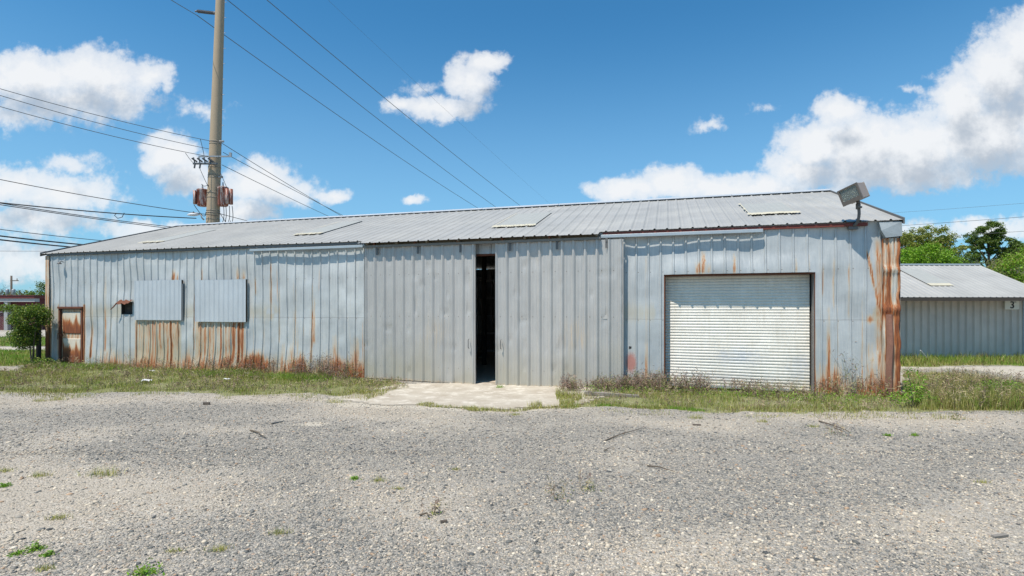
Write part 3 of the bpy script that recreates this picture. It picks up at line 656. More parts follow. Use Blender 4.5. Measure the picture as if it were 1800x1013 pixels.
# door track
MB().box((13.25, -.32, 3.80), (20.16, -.24, 3.865)).build('door_track', simple('shaded_track', (.20, .20, .19), .7, .1, .3, 4, .2), W)  # stretch under the deep eave: its shade is put into a darker steel colour
mb = MB().box((up(440, -.16), -.20, 3.83), (13.25, -.12, 3.905)); mb.build('door_track', M['track'], W, bevel=.006)
MB().box((20.16, -.20, 3.85), (up(1341, -.16), -.12, 3.93)).build('door_track', M['track'], W, bevel=.006)
trk = bpy.data.objects['door_track']
for u_ in list(np.arange(up(446, -.16), 13.2, .92))+list(np.arange(20.3, up(1335, -.16), .92)): MB().box((u_, -.12, 3.86), (u_+.05, -.02, 3.90)).build('track_bracket', M['track'], trk)
for u_ in np.arange(13.6, 20, 1.3): MB().box((u_, -.33, 3.865), (u_+.05, -.26, 3.93)).build('track_bracket', M['rust'], trk)
# sliding doors
def leafattr(seed, lowd=.6):
    def f(A_, B_):
        return {'dirt': 1.0*sstep(1.7, .05, B_)*fbm(A_*1.6, B_*.7, seed, 3)*1.5+.6*(fbm(A_, B_*.5, seed+3, 3)-.42)+.3*sstep(.5, 0, B_), 'tone': (.25+.45*vnoise(np.floor(A_/.915)*5.7, A_*0, seed+5))*(1-1.0*((seed == 140)*(A_ > 3.62)*(A_ < 4.72)*(B_ > 2.9))),
                'rust': .42*np.exp(-((A_-2.2)/.5)**2-((B_-1.4)/.6)**2)*.5+.35*sstep(.10, .0, B_)}
    return f
def sliding(pxa, pxb, bl, br, seed, lab):
    v0 = -.22; ua, ub = up(pxa, v0), up(pxb, v0); ln = ub-ua
    e = empty('sliding_door', (0, 0, 0)); 
    z0 = -.075; zt = 3.80
    o = sheet('sliding_door', (ua, v0, z0), (1, 0, 0), (0, 0, 1), ln, zt-z0, (0, -1, 0), M['leaf'], W, sp=.305, h=.058, bw=.088, tw=.046, nz=40, attrf=leafattr(seed), minor=.0035,
              dentf=lambda A_, B_: .014*(fbm(A_*.8, B_*.6, seed, 3)-.5)+.010*(vnoise(A_*6, B_*3, seed+9)-.5)-.02*sstep(.80, .95, vnoise(A_*5, B_*4, seed+19)), zlow=lambda A_: bl+(br-bl)*A_/ln)
    bpy.data.objects.remove(e)
    o['label'] = lab
    mb = MB().box((ua-.012, v0-.015, z0+bl), (ua+.006, v0+.05, zt)).box((ub-.006, v0-.015, z0+br), (ub+.012, v0+.05, zt)).box((ua, v0+.005, zt-.05), (ub, v0+.05, zt)).box((ua, v0+.01, z0+max(bl, br)+.03), (ub, v0+.05, z0+max(bl, br)+.09))
    mb.box((ua, v0+.01, 1.75), (ub, v0+.05, 1.85)); mb.build('door_frame', M['leaf'], o)
    for f_ in (.12, .5, .88):
        uh = ua+(ub-ua)*f_; MB().box((uh-.03, v0-.065, zt-.22), (uh+.03, v0-.056, zt+.04)).tube([(uh, v0-.06, zt-.05), (uh, v0-.08, zt-.05)], .018, 8).build('door_hanger', M['conduit'], o)
    return ua, ub
l1 = sliding(643, 835, .06, 0., 120, 'grey ribbed door leaf left of the dark gap')
l2 = sliding(872, 1095, 0., .02, 140, 'grey ribbed door leaf right of the dark gap')
for u_, s_ in ((l1[1]-.16, 0), (l2[0]+.16, 1)):
    z_ = 1.05; MB().tube([(u_, -.27, z_-.13), (u_, -.33, z_-.10), (u_, -.33, z_+.10), (u_, -.27, z_+.13)], .011, 6).build('door_handle', M['conduit'], [o for o in bpy.data.objects if o.name.startswith('sliding_door')][s_])
# header sheet above the gap is the wall itself; opening frame
MB().box((u_sd0-.02, .02, 3.50), (u_sd1+.02, .12, 3.548)).build('door_header', M['rust'], W)
# interior
mb = MB()
ci = up(851, 4.6)
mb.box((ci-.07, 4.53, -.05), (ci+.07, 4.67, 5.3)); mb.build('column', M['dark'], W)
mb = MB(); a0 = up(848, 7.5)
for k in range(5): mb.box((a0-1.2, 7.4, .2+k*.75), (a0+1.6, 7.9, .25+k*.75))
for k in (-1.2, -.2, .6, 1.55): mb.box((a0+k, 7.38, -.05), (a0+k+.05, 7.92, 3.4))
tag(mb.build('storage_rack', M['plastic']), 'dark shelving rack standing inside the warehouse behind the gap', 'rack')
bpy.data.objects['storage_rack'].location = (PLx, PLy, 0); bpy.data.objects['storage_rack'].rotation_euler = (0, 0, ANG)
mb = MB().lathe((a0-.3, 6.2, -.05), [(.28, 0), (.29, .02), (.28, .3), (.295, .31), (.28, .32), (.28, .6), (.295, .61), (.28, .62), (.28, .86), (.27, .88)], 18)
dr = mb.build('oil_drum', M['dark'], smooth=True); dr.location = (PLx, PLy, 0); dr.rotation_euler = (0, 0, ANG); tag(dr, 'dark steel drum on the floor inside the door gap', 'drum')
# window covers
for (xa, ya, xb, yb), lab in (((237,493,319,563), 'blue grey corrugated cover over the left window opening'), ((343,492,432,566), 'blue grey corrugated cover over the right window opening')):
    v0 = -.085; ua, zt = uz(xa, ya, v0); ub, _ = uz(xb, yb, v0); zb = uz((xa+xb)/2, (ya*0+yb), v0)[1]; zt = uz((xa+xb)/2, ya, v0)[1]
    o = sheet('window_cover', (ua, v0, zb), (1, 0, 0), (0, 0, 1), ub-ua, zt-zb, (0, -1, 0), M['cover'], W, sp=.19, h=.022, bw=.07, tw=.03, nz=8,
              attrf=lambda A_, B_: {'dirt': .25*fbm(A_*2, B_, 150, 3), 'tone': .4*vnoise(A_*1.3, B_*0, 151)}, dentf=lambda A_, B_: .01*(vnoise(A_*2, B_*2, 152)-.5))
    o['label'] = lab
    MB().box((ua, v0+.004, zt-.06), (ub, -.032, zt-.01)).box((ua, v0+.004, zb+.01), (ub, -.032, zb+.06)).box((ub-.03, v0+.004, zb), (ub+.002, -.02, zt)).build('batten', M['dark'], o)
# vent with rusty flap
mb = MB().box((ve0, .0, zv0), (ve0+.03, .12, zv1)).box((ve1-.03, 0, zv0), (ve1, .12, zv1)).box((ve0, 0, zv0), (ve1, .12, zv0+.03)).box((ve0+.03, .10, zv0+.03), (ve1-.03, .12, zv1))
vent = mb.build('vent', M['dark'], W)
mb = MB(); ns = 8
for k in range(ns):
    a, b_ = ve0-.04+(ve1-ve0+.08)*k/ns, ve0-.04+(ve1-ve0+.08)*(k+1)/ns; j, j2 = .03*math.sin(k*1.9), .03*math.sin((k+1)*1.9)
    mb.add([(a, -.03, zv1+.06+j), (b_, -.03, zv1+.06+j2), (b_, -.20, zv1-.07+j2), (a, -.20, zv1-.07+j), (a, -.10, zv1-.04), (b_, -.10, zv1-.04)], [(0,1,2,3), (3,2,5,4)])
mb.tube([(ve0-.02, -.12, zv1-.02), (ve0-.08, -.2, zv1-.16), (ve0-.2, -.22, zv1-.27)], [.02, .022, .012], 6)
mb.build('vent_flap', M['rust'], vent)
# conduit on the wall right of the left cover
ua, z1_ = uz(320, 500, -.06); z0_ = uz(320, 566, -.06)[1]
MB().tube([(ua+.04, -.07, z0_), (ua+.04, -.07, z1_), (ua+.07, -.07, z1_+.03), (ua+.10, -.05, z1_+.03)], .012, 6).build('wall_conduit', M['steelgrey'], W)
# personnel door
def flatsheet(name, a, b_, v0, th, mt, parent, rustf, n=(18, 40), dirtv=.3):
    us_ = np.linspace(a[0], b_[0], n[0]); zs_ = np.linspace(a[1], b_[1], n[1]); A_, B_ = np.meshgrid(us_, zs_)
    V = np.stack([A_, np.full(A_.shape, v0)-.006*(fbm(A_*3, B_*3, 160, 2)-.5), B_], -1).reshape(-1, 3); ii = np.arange(A_.size).reshape(A_.shape)
    qq = np.stack([ii[:-1, :-1], ii[:-1, 1:], ii[1:, 1:], ii[1:, :-1]], -1).reshape(-1, 4); d = Z0(A_.size); d['rust'] = rustf(A_, B_).ravel(); d['dirt'] += dirtv
    o = mesh_np(name, V, qq, mt, parent, d); md = o.modifiers.new('thick', 'SOLIDIFY'); md.thickness = th; md.offset = -1; return o
dz = zpd-.02
pd = flatsheet('side_door', (pd0+.06, .0), (pd1-.05, dz-.05), .015, .035, M['olddoor'], W, lambda A_, B_: .85*sstep(.35, .0, B_)+.52+.0*A_); pd['label'] = 'rusted two panel personnel door'
hmid = dz*.50; c_u = (pd0+pd1)/2
def rp(top, bot):
    return lambda A_, B_: np.clip(1.25*sstep(top, bot, B_+.35*(vnoise(A_*9, A_*0, 165)-.5))-.55*np.exp(-((A_-c_u+.02)/.13)**2)*sstep(bot, bot+.7, B_), 0, 1.2)
flatsheet('door_panel', (pd0+.13, hmid+.10), (pd1-.12, dz-.17), -.006, .018, M['olddoor'], pd, rp(dz-.12, hmid+.24))
flatsheet('door_panel', (pd0+.13, .08), (pd1-.12, hmid-.08), -.006, .018, M['olddoor'], pd, rp(hmid-.03, .32))
MB().box((pd0+.03, -.05, hmid-.02), (pd0+.11, .01, hmid+.08)).tube([(pd0+.02, -.10, hmid+.12), (pd0+.02, -.10, hmid-.12)], .012, 6).tube([(pd0+.07, 0, hmid+.1), (pd0+.02, -.10, hmid+.1)], .01, 6).build('door_handle', M['rust'], pd)
for k in (-1, 1): pass
fr = lambda A_, B_: .75+0*A_
mb = MB().box((pd0-.02, -.05, -.05), (pd0+.045, .02, dz+.03)).box((pd1-.045, -.05, -.05), (pd1+.02, .02, dz+.03)).box((pd0-.04, -.08, dz-.035), (pd1+.04, .02, dz+.035))
mb.build('door_frame', M['rust'], W)
# roller door
slat = .0735; vrl, vrr = .30, .32
zs_ = []; z = .0
zb = .06; nsl = int((zrd+.1-zb)/slat)
zz = []; pp = []
for i in range(nsl):
    for t, d in ((0, 0), (.10, .004), (.28, .010), (.5, .012), (.72, .010), (.90, .004), (.97, -.004)): zz.append(zb+(i+t)*slat); pp.append(d)
zz = np.array(zz); pp = np.array(pp); us_ = np.linspace(rd0+.04, rd1-.05, 60); A_, B_ = np.meshgrid(us_, zz); PPm = np.repeat(pp[:, None], 60, 1)
tt = (A_-rd0)/(rd1-rd0)
bulge = .022*np.exp(-((tt-.55)/.3)**2-((B_-.75)/.45)**2)+.02*(fbm(A_*1.2, B_*1.4, 171, 3)-.5)+.10*sstep(.45, .06, B_)*sstep(.0, .5, .5-tt)*.4
Bz = B_-.06*sstep(1.2, .06, B_)*tt*1.0+.012*(vnoise(A_*1.5, B_*1.2, 172)-.5)*sstep(1.6, .3, B_)
abr = 1.1*np.exp(-((tt-.52)/.24)**2-((B_-.85)/.30)**2)+.9*np.exp(-((tt-.93)/.1)**2-((B_-.7)/.45)**2)+.7*np.exp(-((tt-.35)/.5)**2-((B_-.3)/.12)**2)+.35*sstep(1.3, .2, B_)
ddt = .75*sstep(.5, .05, B_)+.35*np.exp(-(tt/.04)**2)+.24+.35*(fbm(A_*1.4, B_*2.2, 175, 3)-.4)
Vr = np.stack([A_, vrl+(vrr-vrl)*tt-PPm-bulge, Bz], -1).reshape(-1, 3)
ii = np.arange(A_.size).reshape(A_.shape); qq = np.stack([ii[:-1, :-1], ii[:-1, 1:], ii[1:, 1:], ii[1:, :-1]], -1).reshape(-1, 4)
rdo = mesh_np('roller_door', Vr, qq, M['white'], W, {'abr': abr.ravel(), 'dirt': ddt.ravel()}, True)
md = rdo.modifiers.new('es', 'EDGE_SPLIT'); md.split_angle = math.radians(40)
mb = MB()
mb.add([(rd0+.05, .22, .035), (rd1-.4, .30, -.01), (rd1-.4, .30, .05), (rd0+.05, .22, .10), (rd0+.05, .27, .035), (rd1-.4, .35, -.01), (rd1-.4, .35, .05), (rd0+.05, .27, .10)], [(0,1,2,3),(7,6,5,4),(3,2,6,7),(0,4,5,1),(0,3,7,4),(1,5,6,2)])
mb.build('bottom_bar', M['track'], rdo)
lu_, lz_ = uz(1349, 645, .33)
MB().box((lu_-.05, .29, lz_-.012), (lu_+.05, .33, lz_+.012)).build('door_handle', M['ink'], rdo)
mb = MB().box((rd0-.003, .004, -.05), (rd0+.03, .45, zrd+.0)).box((rd1-.012, .004, -.05), (rd1+.003, .05, zrd)).box((rd0+.03, .004, zrd-.03), (rd1-.015, .5, zrd+.003))
mb.build('opening_frame', M['rust'], W)
MB().box((rd1-.008, .053, -.05), (rd1+.02, .42, zrd-.03)).build('door_guide', simple('guide_steel', (.26, .25, .24), .7, .1, .3, 5, .2), W)
# corner at the right: crumpled rusty trim, strip and flashing
def corner():
    us_ = np.linspace(WL-.36, WL+.005, 24); zs_ = np.linspace(-.05, 3.62, 60); A_, B_ = np.meshgrid(us_, zs_)
    cr = .03*np.abs(np.sin(A_*46))+.10*(fbm(A_*4, B_*1.4, 181, 3)-.42)+.05*np.exp(-((B_-2.0)/.08)**2)+.05*np.exp(-((B_-2.9)/.06)**2)
    ed = .16*(fbm(B_*1.9, B_*0, 183, 4)-.5)
    Vf = np.stack([A_+ed*(A_ > WL-.1), -.045-cr, B_], -1)
    ru = .34+1.15*(fbm(A_*13, B_*.8, 185, 3)-.35)+.55*np.exp(-((A_-WL+.03)/.05)**2)*(B_ > .1)+.3*np.exp(-((B_-2.0)/.18)**2)+.45*sstep(.8, 0, B_)+.35*np.exp(-((A_-WL+.24)/.04)**2)
    V = Vf.reshape(-1, 3); ii = np.arange(A_.size).reshape(A_.shape); qq = np.stack([ii[:-1, :-1], ii[:-1, 1:], ii[1:, 1:], ii[1:, :-1]], -1).reshape(-1, 4)
    # return flange round the corner
    e0 = Vf[:, -1]; n_ = len(V); V2 = e0+np.array((.01, .30, 0)); q2 = np.array([(ii[k, -1], n_+k, n_+k+1, ii[k+1, -1]) for k in range(len(zs_)-1)])
    V = np.vstack([V, V2]); d = Z0(len(V)); d['rust'] = np.clip(np.concatenate([ru.ravel(), ru[:, -1]]), 0, 1.1)
    return mesh_np('corner_trim', V, np.vstack([qq, q2]), M['corner'], W, d)
corner()['label'] = 'crumpled rusty corner sheet at the right end'
us_, z1_ = uz(1563, 553, -.16); mb = MB()
pts = [(us_-.0, -.15, -.1), (us_-.01, -.17, .6), (us_+.015, -.18, 1.2), (us_, -.15, z1_)]
mb.tube(pts, [.075, .07, .072, .066], 7); mb.build('guard_post', simple('flaking_red_post', (.27, .13, .09), .9, 0, .4, 7, .6), W)
fu0 = up(1545, -.1)
mb = MB(); zt = 3.99
mb.add([(fu0, -.11, zt), (WL+.02, -.11, zt), (WL+.02, -.13, zt-.33), (fu0+.12, -.15, zt-.36), (fu0+.03, -.16, zt-.2), (WL+.02, .3, zt), (WL+.02, .3, zt-.33), (fu0, -.02, zt), (fu0+.03, -.04, zt-.2), (fu0+.12, -.04, zt-.36)],
       [(0,4,3,2,1), (1,2,6,5), (0,7,8,4), (4,8,9,3)])
o = mb.build('corner_flashing', simple('dull_flashing', (.30, .34, .36), .6, .2, .2, 4, .2), W)
for k_ in ('rust', 'tone', 'dirt', 'paint'):
    a_ = o.data.attributes.new(k_, 'FLOAT', 'POINT')
    if k_ == 'tone': a_.data.foreach_set('value', [1.]*len(o.data.vertices))
# left corner trim
us2 = np.linspace(-.03, .16, 5); zs_ = np.linspace(-.05, 3.95, 40); A_, B_ = np.meshgrid(us2, zs_); ii = np.arange(A_.size).reshape(A_.shape)
d = Z0(A_.size); d['rust'] = (.42+.75*sstep(1.9, .4, B_)+.5*(fbm(A_*5, B_*.8, 190, 3)-.5)).ravel(); d['dirt'] += .25
mesh_np('corner_trim', np.stack([A_, -.045+0*A_-.01*fbm(A_, B_*2, 191), B_], -1).reshape(-1, 3), np.stack([ii[:-1, :-1], ii[:-1, 1:], ii[1:, 1:], ii[1:, :-1]], -1).reshape(-1, 4), M['corner'], W, d)['label'] = 'rusty corner trim at the left end'
# black plate standing in for the dark of a small hole in the wall
hu, hz_ = uz(1108, 611, -.02)
MB().box((hu-.035, -.024, hz_-.03), (hu+.03, -.01, hz_+.03), .006).build('hole_shade_plate', M['ink'], W)

def wpt(u, v, z): return np.array((PLx+U[0]*u+N[0]*v, PLy+U[1]*u+N[1]*v, z))
# ------------------------------------------------------------------ floodlight on the right corner of the warehouse
def floodlight():
    ub, zb_ = uz(1500, 397, -.06)
    top = at(1508, 357, 0); d = 12.22
    base = wpt(ub, -.07, zb_); hc = at(1501, 341, d-.02); neck = at(1508.5, 360, d)
    e = empty('floodlight', base); tag(e, 'boxy bronze floodlight tilted on a bent conduit at the right eave corner', 'floodlight')
    L = lambda p: np.array(p)-base
    p1 = base+np.array((0, -.12, -.01)); 
    pts = [L(base), L(base+np.array((.0, -.10, .0))), L(.6*base+.4*neck+np.array((.05, -.12, -.06))), L(.25*base+.75*neck+np.array((.03, -.03, 0))), L(neck)]
    # smooth the bend
    sm = []
    for t in np.linspace(0, 1, 14):
        P_ = [np.array(p, float) for p in pts]
        while len(P_) > 1: P_ = [P_[i]*(1-t)+P_[i+1]*t for i in range(len(P_)-1)]
        sm.append(P_[0])
    MB().tube(sm, .032, 10).build('conduit_arm', M['conduit'], e, True)
    MB().obox(L(base)+np.array((0, .02, 0)), [np.array((U[0], U[1], 0)), np.array((N[0], N[1], 0)), np.array((0, 0, 1.))], (.10, .035, .09)).build('junction_box', M['conduit'], e, bevel=.01)
    MB().tube([L(neck)-np.array((0, 0, .10)), L(neck)+np.array((0, 0, .02))], .05, 10).tube([L(neck)+np.array((0, 0, .02)), L(neck)+np.array((0, 0, .08))], .04, 10).obox(L(neck)+np.array((.04, -.02, -.06)), [np.array((1, 0, 0.)), np.array((0, 1, 0.)), np.array((0, 0, 1.))], (.03, .015, .02)).build('knuckle', M['conduit'], e, True)
    # head axes: f = glass normal (towards camera left, a little down), s = side (right, up), t = top
    f = np.array((-.87, -.45, -.22)); f /= np.linalg.norm(f)
    roll = math.radians(15); r0 = np.cross(np.array((0, 0, 1.)), -f); r0 /= np.linalg.norm(r0)   # horizontal right
    r0 = r0 if r0[0] > 0 else -r0; t0 = np.cross(r0, f); t0 = t0 if t0[2] > 0 else -t0
    s_ = math.cos(roll)*r0+math.sin(roll)*t0; t_ = -math.sin(roll)*r0+math.cos(roll)*t0
    c = L(hc); w2, h2, dp = .225, .185, .15
    def P3(a, b_, c_): return c+s_*a+t_*b_+f*c_
    mb = MB()
    fr_ = [P3(a*w2, b_*h2, dp*.9) for a, b_ in ((-1, -1), (1, -1), (1, 1), (-1, 1))]; bk = [P3(a*w2*.92, b_*h2*.9, -dp) for a, b_ in ((-1, -1), (1, -1), (1, 1), (-1, 1))]
    mb.add(fr_+bk, [(4,5,6,7)[::-1], (0,1,5,4), (1,2,6,5), (2,3,7,6), (3,0,4,7)]); mb.build('housing', M['floodmetal'], e, bevel=.01)
    mb = MB()     # front frame with opening
    o_ = [(-1.03*w2, -1.03*h2), (1.03*w2, -1.03*h2), (1.03*w2, 1.03*h2), (-1.03*w2, 1.03*h2)]; i_ = [(-.86*w2, -.55*h2), (.86*w2, -.55*h2), (.86*w2, .86*h2), (-.86*w2, .86*h2)]
    V = [P3(a, b_, dp+.02) for a, b_ in o_]+[P3(a, b_, dp+.02) for a, b_ in i_]+[P3(a, b_, dp*.88) for a, b_ in o_]+[P3(a, b_, dp-.01) for a, b_ in i_]
    mb.add(V, [(k, (k+1) % 4, 4+(k+1) % 4, 4+k) for k in range(4)]+[(k+8, (k+1) % 4+8, (k+1) % 4, k) for k in range(4)]+[(4+k, 4+(k+1) % 4, 12+(k+1) % 4, 12+k) for k in range(4)])
    mb.build('front_frame', M['floodframe'], e)
    mb = MB(); V = [P3(a, b_, dp+.004) for a, b_ in i_]+[P3(a, b_, dp-.004) for a, b_ in i_]; mb.add(V, [(0,1,2,3), (7,6,5,4)]); mb.build('glass', M['glass'], e)
    mb = MB(); V = [P3(a, b_, dp-.02) for a, b_ in i_]+[P3(a*.6, b_*.6+.02, -dp*.5) for a, b_ in i_]; mb.add(V, [(4,5,6,7)]+[(k, 4+k, 4+(k+1) % 4, (k+1) % 4) for k in range(4)])
    mb.build('reflector', simple('lamp_reflector', (.60, .62, .56), .25, .5, .1, 5, 0), e)
    mb = MB()
    for k in range(4): mb.tube([P3(.02+k*.035, .10, dp*.35), P3(.02+k*.035, -.06, dp*.35)], .009, 8)
    mb.build('bulb', M['plastic'], e, True)
floodlight()
# small wall lamp at the left end
lu_, lz_ = uz(108, 463, -.1)
e = empty('wall_lamp', wpt(lu_, -.03, lz_), ANG); tag(e, 'tiny grey lamp fixed high on the wall above the rusty door', 'wall lamp')
MB().tube([(0, 0, .05), (0, -.08, .07), (0, -.13, .03)], .014, 6).build('bracket', M['conduit'], e); MB().lathe((0, -.14, -.03), [(.07, 0), (.065, .02), (.03, .06), (.02, .07)], 12).build('lamp_shade', M['conduit'], e, True)

# ------------------------------------------------------------------ shed behind on the right
SX0, SX1, SY = 13.4, 20.95, 22.0
e = empty('metal_shed', (SX0, SY, 0)); tag(e, 'low grey metal shed with overhanging roof beyond the right end of the warehouse', 'shed')
sheet('front_wall', (0, 0, -.05), (1, 0, 0), (0, 0, 1), SX1-SX0, 2.75, (0, -1, 0), M['shed_wall'], e, sp=.305, h=.065, bw=.078, tw=.05, nz=14,
      attrf=lambda A_, B_: {'dirt': .4*sstep(.7, 0, B_)*fbm(A_*2, B_, 200, 3), 'tone': .7*vnoise(np.floor(A_/.915)*3.3, A_*0, 201), 'rust': .25*sstep(.25, 0, B_)})
for xx in (0, SX1-SX0):
    V = [(xx, 0, -.05), (xx, 7, -.05), (xx, 7, 2.7), (xx, 2.9, 3.95), (xx, 0, 2.7)]; o = mesh_np('end_wall', V, [(0,1,2,3,4)], M['shed_wall'], e, Z0(5))
sheet('back_wall', (0, 7, -.05), (1, 0, 0), (0, 0, 1), SX1-SX0, 2.75, (0, 1, 0), M['shed_wall'], e)
MB().box((SX1-SX0-.06, -.05, -.05), (SX1-SX0+.03, .0, 2.5)).build('corner_trim', M['cover'] if 0 else M['track'], e)
ez, ey, ryy, rzz = 2.47, -1.05, 2.45, 4.02
mb = MB(); lx = SX1-SX0+.75
A_s = math.hypot(ryy-ey, rzz-ez)
ro = sheet('roof', (-.5, ey, ez), (1, 0, 0), (0, (ryy-ey)/A_s, (rzz-ez)/A_s), lx, A_s, (0, -(rzz-ez)/A_s, (ryy-ey)/A_s), M['roof'], e, sp=.23, h=.02, bw=.07, tw=.03, nz=6,
      attrf=lambda A_, B_: {'dirt': .35*fbm(A_, B_, 205, 3), 'tone': .5*vnoise(A_*.8, B_*0, 206)})
sheet('roof', (-.5, ryy, rzz), (1, 0, 0), (0, 4.6/4.85, -1.55/4.85), lx, 4.85, (0, .3, .95), M['roof'], e, sp=.23, h=.02, bw=.07, tw=.03, nz=4)
MB().box((-.5, ey+.01, ez-.14), (lx-.5, ey+.05, ez-.005)).build('fascia', M['dark'], e)
V = [(-.5, ey+.05, ez-.06), (lx-.5, ey+.05, ez-.06), (lx-.5, -.04, ez+.30), (-.5, -.04, ez+.30)]; mesh_np('soffit', V, [(0,1,2,3)], M['dark'], e)
MB().box((-.5, ryy-.12, rzz-.02), (lx-.5, ryy+.12, rzz+.05)).build('ridge_cap', M['cover'] if 0 else M['track'], e)
sx_, sy_ = .12, 0
def srp(x, s_): return (x, ey+s_*(ryy-ey), ez+s_*(rzz-ez)+.035)
mb = MB(); a0_ = 3.75; mb.add([srp(a0_, .36), srp(a0_+.95, .36), srp(a0_+.95, .82), srp(a0_, .82)], [(0,1,2,3)]); sk = mb.build('skylight', M['skylight'], ro)
mb = MB(); mb.add([(p[0], p[1], p[2]+.006) for p in (srp(a0_, .30), srp(a0_+.95, .30), srp(a0_+.95, .37), srp(a0_, .37))], [(0,1,2,3)]); mb.build('sealant', M['yellowseal'], sk)
# number board hanging below the eave
sg = empty('number_sign', tuple(at(1778, 536, 21.9))); tag(sg, 'small pale board reading 3 under the shed eave at right', 'sign')
MB().box((-.29, -.03, -.19), (.29, .0, .17)).build('board', M['whiteboard'], sg, bevel=.005)
def text(s_, size, loc, mt, parent, name='lettering'):
    cu = bpy.data.curves.new(name, 'FONT'); cu.body = s_; cu.size = size; cu.extrude = .004; cu.align_x = 'CENTER'; cu.offset = .006
    t = bpy.data.objects.new(name, cu); C.objects.link(t); dg = bpy.context.evaluated_depsgraph_get()
    me = bpy.data.meshes.new_from_object(t.evaluated_get(dg)); bpy.data.objects.remove(t); me.materials.append(mt)
    o = bpy.data.objects.new(name, me); C.objects.link(o); o.parent = parent; o.location = loc; o.rotation_euler = (math.radians(90), 0, 0); return o
text('3', .40, (0, -.037, -.14), M['ink'], sg)
MB().box((.04, -.036, .10), (.16, -.031, .125)).build('mark', M['ink'], sg)

# ------------------------------------------------------------------ concrete pole with its gear
PD = 34.
def pole_x(z): return at(374, 395, PD)[0]+(z-7.36)*(.47/14.2)
pole = empty('utility_pole', (pole_x(0), PD, 0)); tag(pole, 'tall tapering tan concrete power pole rising behind the warehouse', 'utility pole')
px0 = pole_x(0)
pr = lambda z: .46-.0096*z
MB().tube([(pole_x(z)-px0, 0, z) for z in np.linspace(-.2, 31, 20)], [pr(z) for z in np.linspace(-.2, 31, 20)], 28).build('shaft', M['poleconc'], pole, True)
for py in list(range(5, 275, 27)):
    z = at(0, py, PD)[2]; x = pole_x(z)-px0+pr(z)
    MB().tube([(x-.02, -.05, z), (x+.17, -.05, z), (x+.17, -.05, z+.03)], .014, 5).build('step_bolt', M['steelgrey'], pole)
z = at(0, 24, PD)[2]; xl = pole_x(z)-px0-pr(z)
ins = MB()
ip = [(xl+.05, -.05, z), (xl-.1, -.05, z), (xl-1.15, -.05, z+.12)]
ins.tube([ip[0], ip[1]], .09, 10)
for k in range(14): a = k/14; c0 = np.array(ip[1])*(1-a)+np.array(ip[2])*a; c1_ = np.array(ip[1])*(1-a-.05)+np.array(ip[2])*(a+.05); ins.tube([c0, c1_], [.11, .075], 10)
ins.tube([ip[2], (ip[2][0]-.12, -.05, z+.10)], .05, 8)
ins.build('post_insulator', simple('grey_polymer', (.16, .16, .17), .5, 0, .1, 5, 0), pole, True)
def band(py, h=.10, ex=.012):
    z = at(0, py, PD)[2]; x = pole_x(z)-px0; MB().tube([(x, 0, z-h/2), (x, 0, z+h/2)], pr(z)+ex, 28).build('steel_band', M['band'], pole, True)
for py in (250, 254, 295, 309, 313, 340, 348, 371, 375, 386): band(py, .05)
mb = MB(); z = at(0, 279, PD)[2]; x = pole_x(z)-px0       # bracket arm to the right
mb.box((x-.75, -.52, z-.04), (x+1.30, -.44, z+.04)); mb.box((x+1.16, -.52, z+.04), (x+1.30, -.42, z+.24)); mb.build('bracket_arm', M['steelgrey'], pole)
mb = MB(); z = at(0, 292, PD)[2]
mb.box((x-1.05, -.60, z-.05), (x+.45, -.50, z+.05)); 
for a in (-.95, -.62, -.3, .05): mb.tube([(x+a, -.55, z), (x+a-.06, -.58, z+.38)], .035, 6).tube([(x+a-.1, -.7, z+.3), (x+a+.12, -.5, z+.12)], .05, 7)
for a in (-.95, -.62): mb.tube([(x+a, -.6, z-.3), (x+a+.05, -.6, z+.02)], .05, 8)
mb.build('fuse_cutouts', M['cablegrey'], pole)
for py, a in ((251, .55), (313, .5)):
    z = at(0, py, PD)[2]; x = pole_x(z)-px0
    mb = MB()
    for k in range(4): mb.tube([(x+.40+k*.07, -.25, z), (x+.45+k*.07, -.25, z)], .07, 8)
    mb.build('insulator', M['porcelain'], pole, True)
# cables hanging on the pole
mb = MB()
def drop(a, b_, sag, r_=.016, n=12):
    A0, B0 = at(a[0], a[1], PD-.5), at(b_[0], b_[1], PD-.5); pts = []
    for k in range(n+1): t = k/n; p = A0*(1-t)+B0*t; p = p+np.array((sag*4*t*(1-t)*.4, 0, -abs(sag)*4*t*(1-t))); pts.append(p-np.array((px0, PD, 0)))
    MB().tube(pts, r_, 5).build('drop_cable', M['cable'], pole)
drop((352,244), (360,284), .15); drop((326,269), (346,288), .25); drop((351,296), (366,325), .5); drop((366,325), (354,324), -.1); drop((386,300), (399,330), .3); drop((341,360), (362,373), .45, .022)
for x_ in (393, 397, 403, 408): drop((x_, 362), (x_-3 if x_ < 405 else 407, 392), .18, .02)
drop((385,372), (405,388), .5, .02); drop((384,388), (397,383), .3, .02)
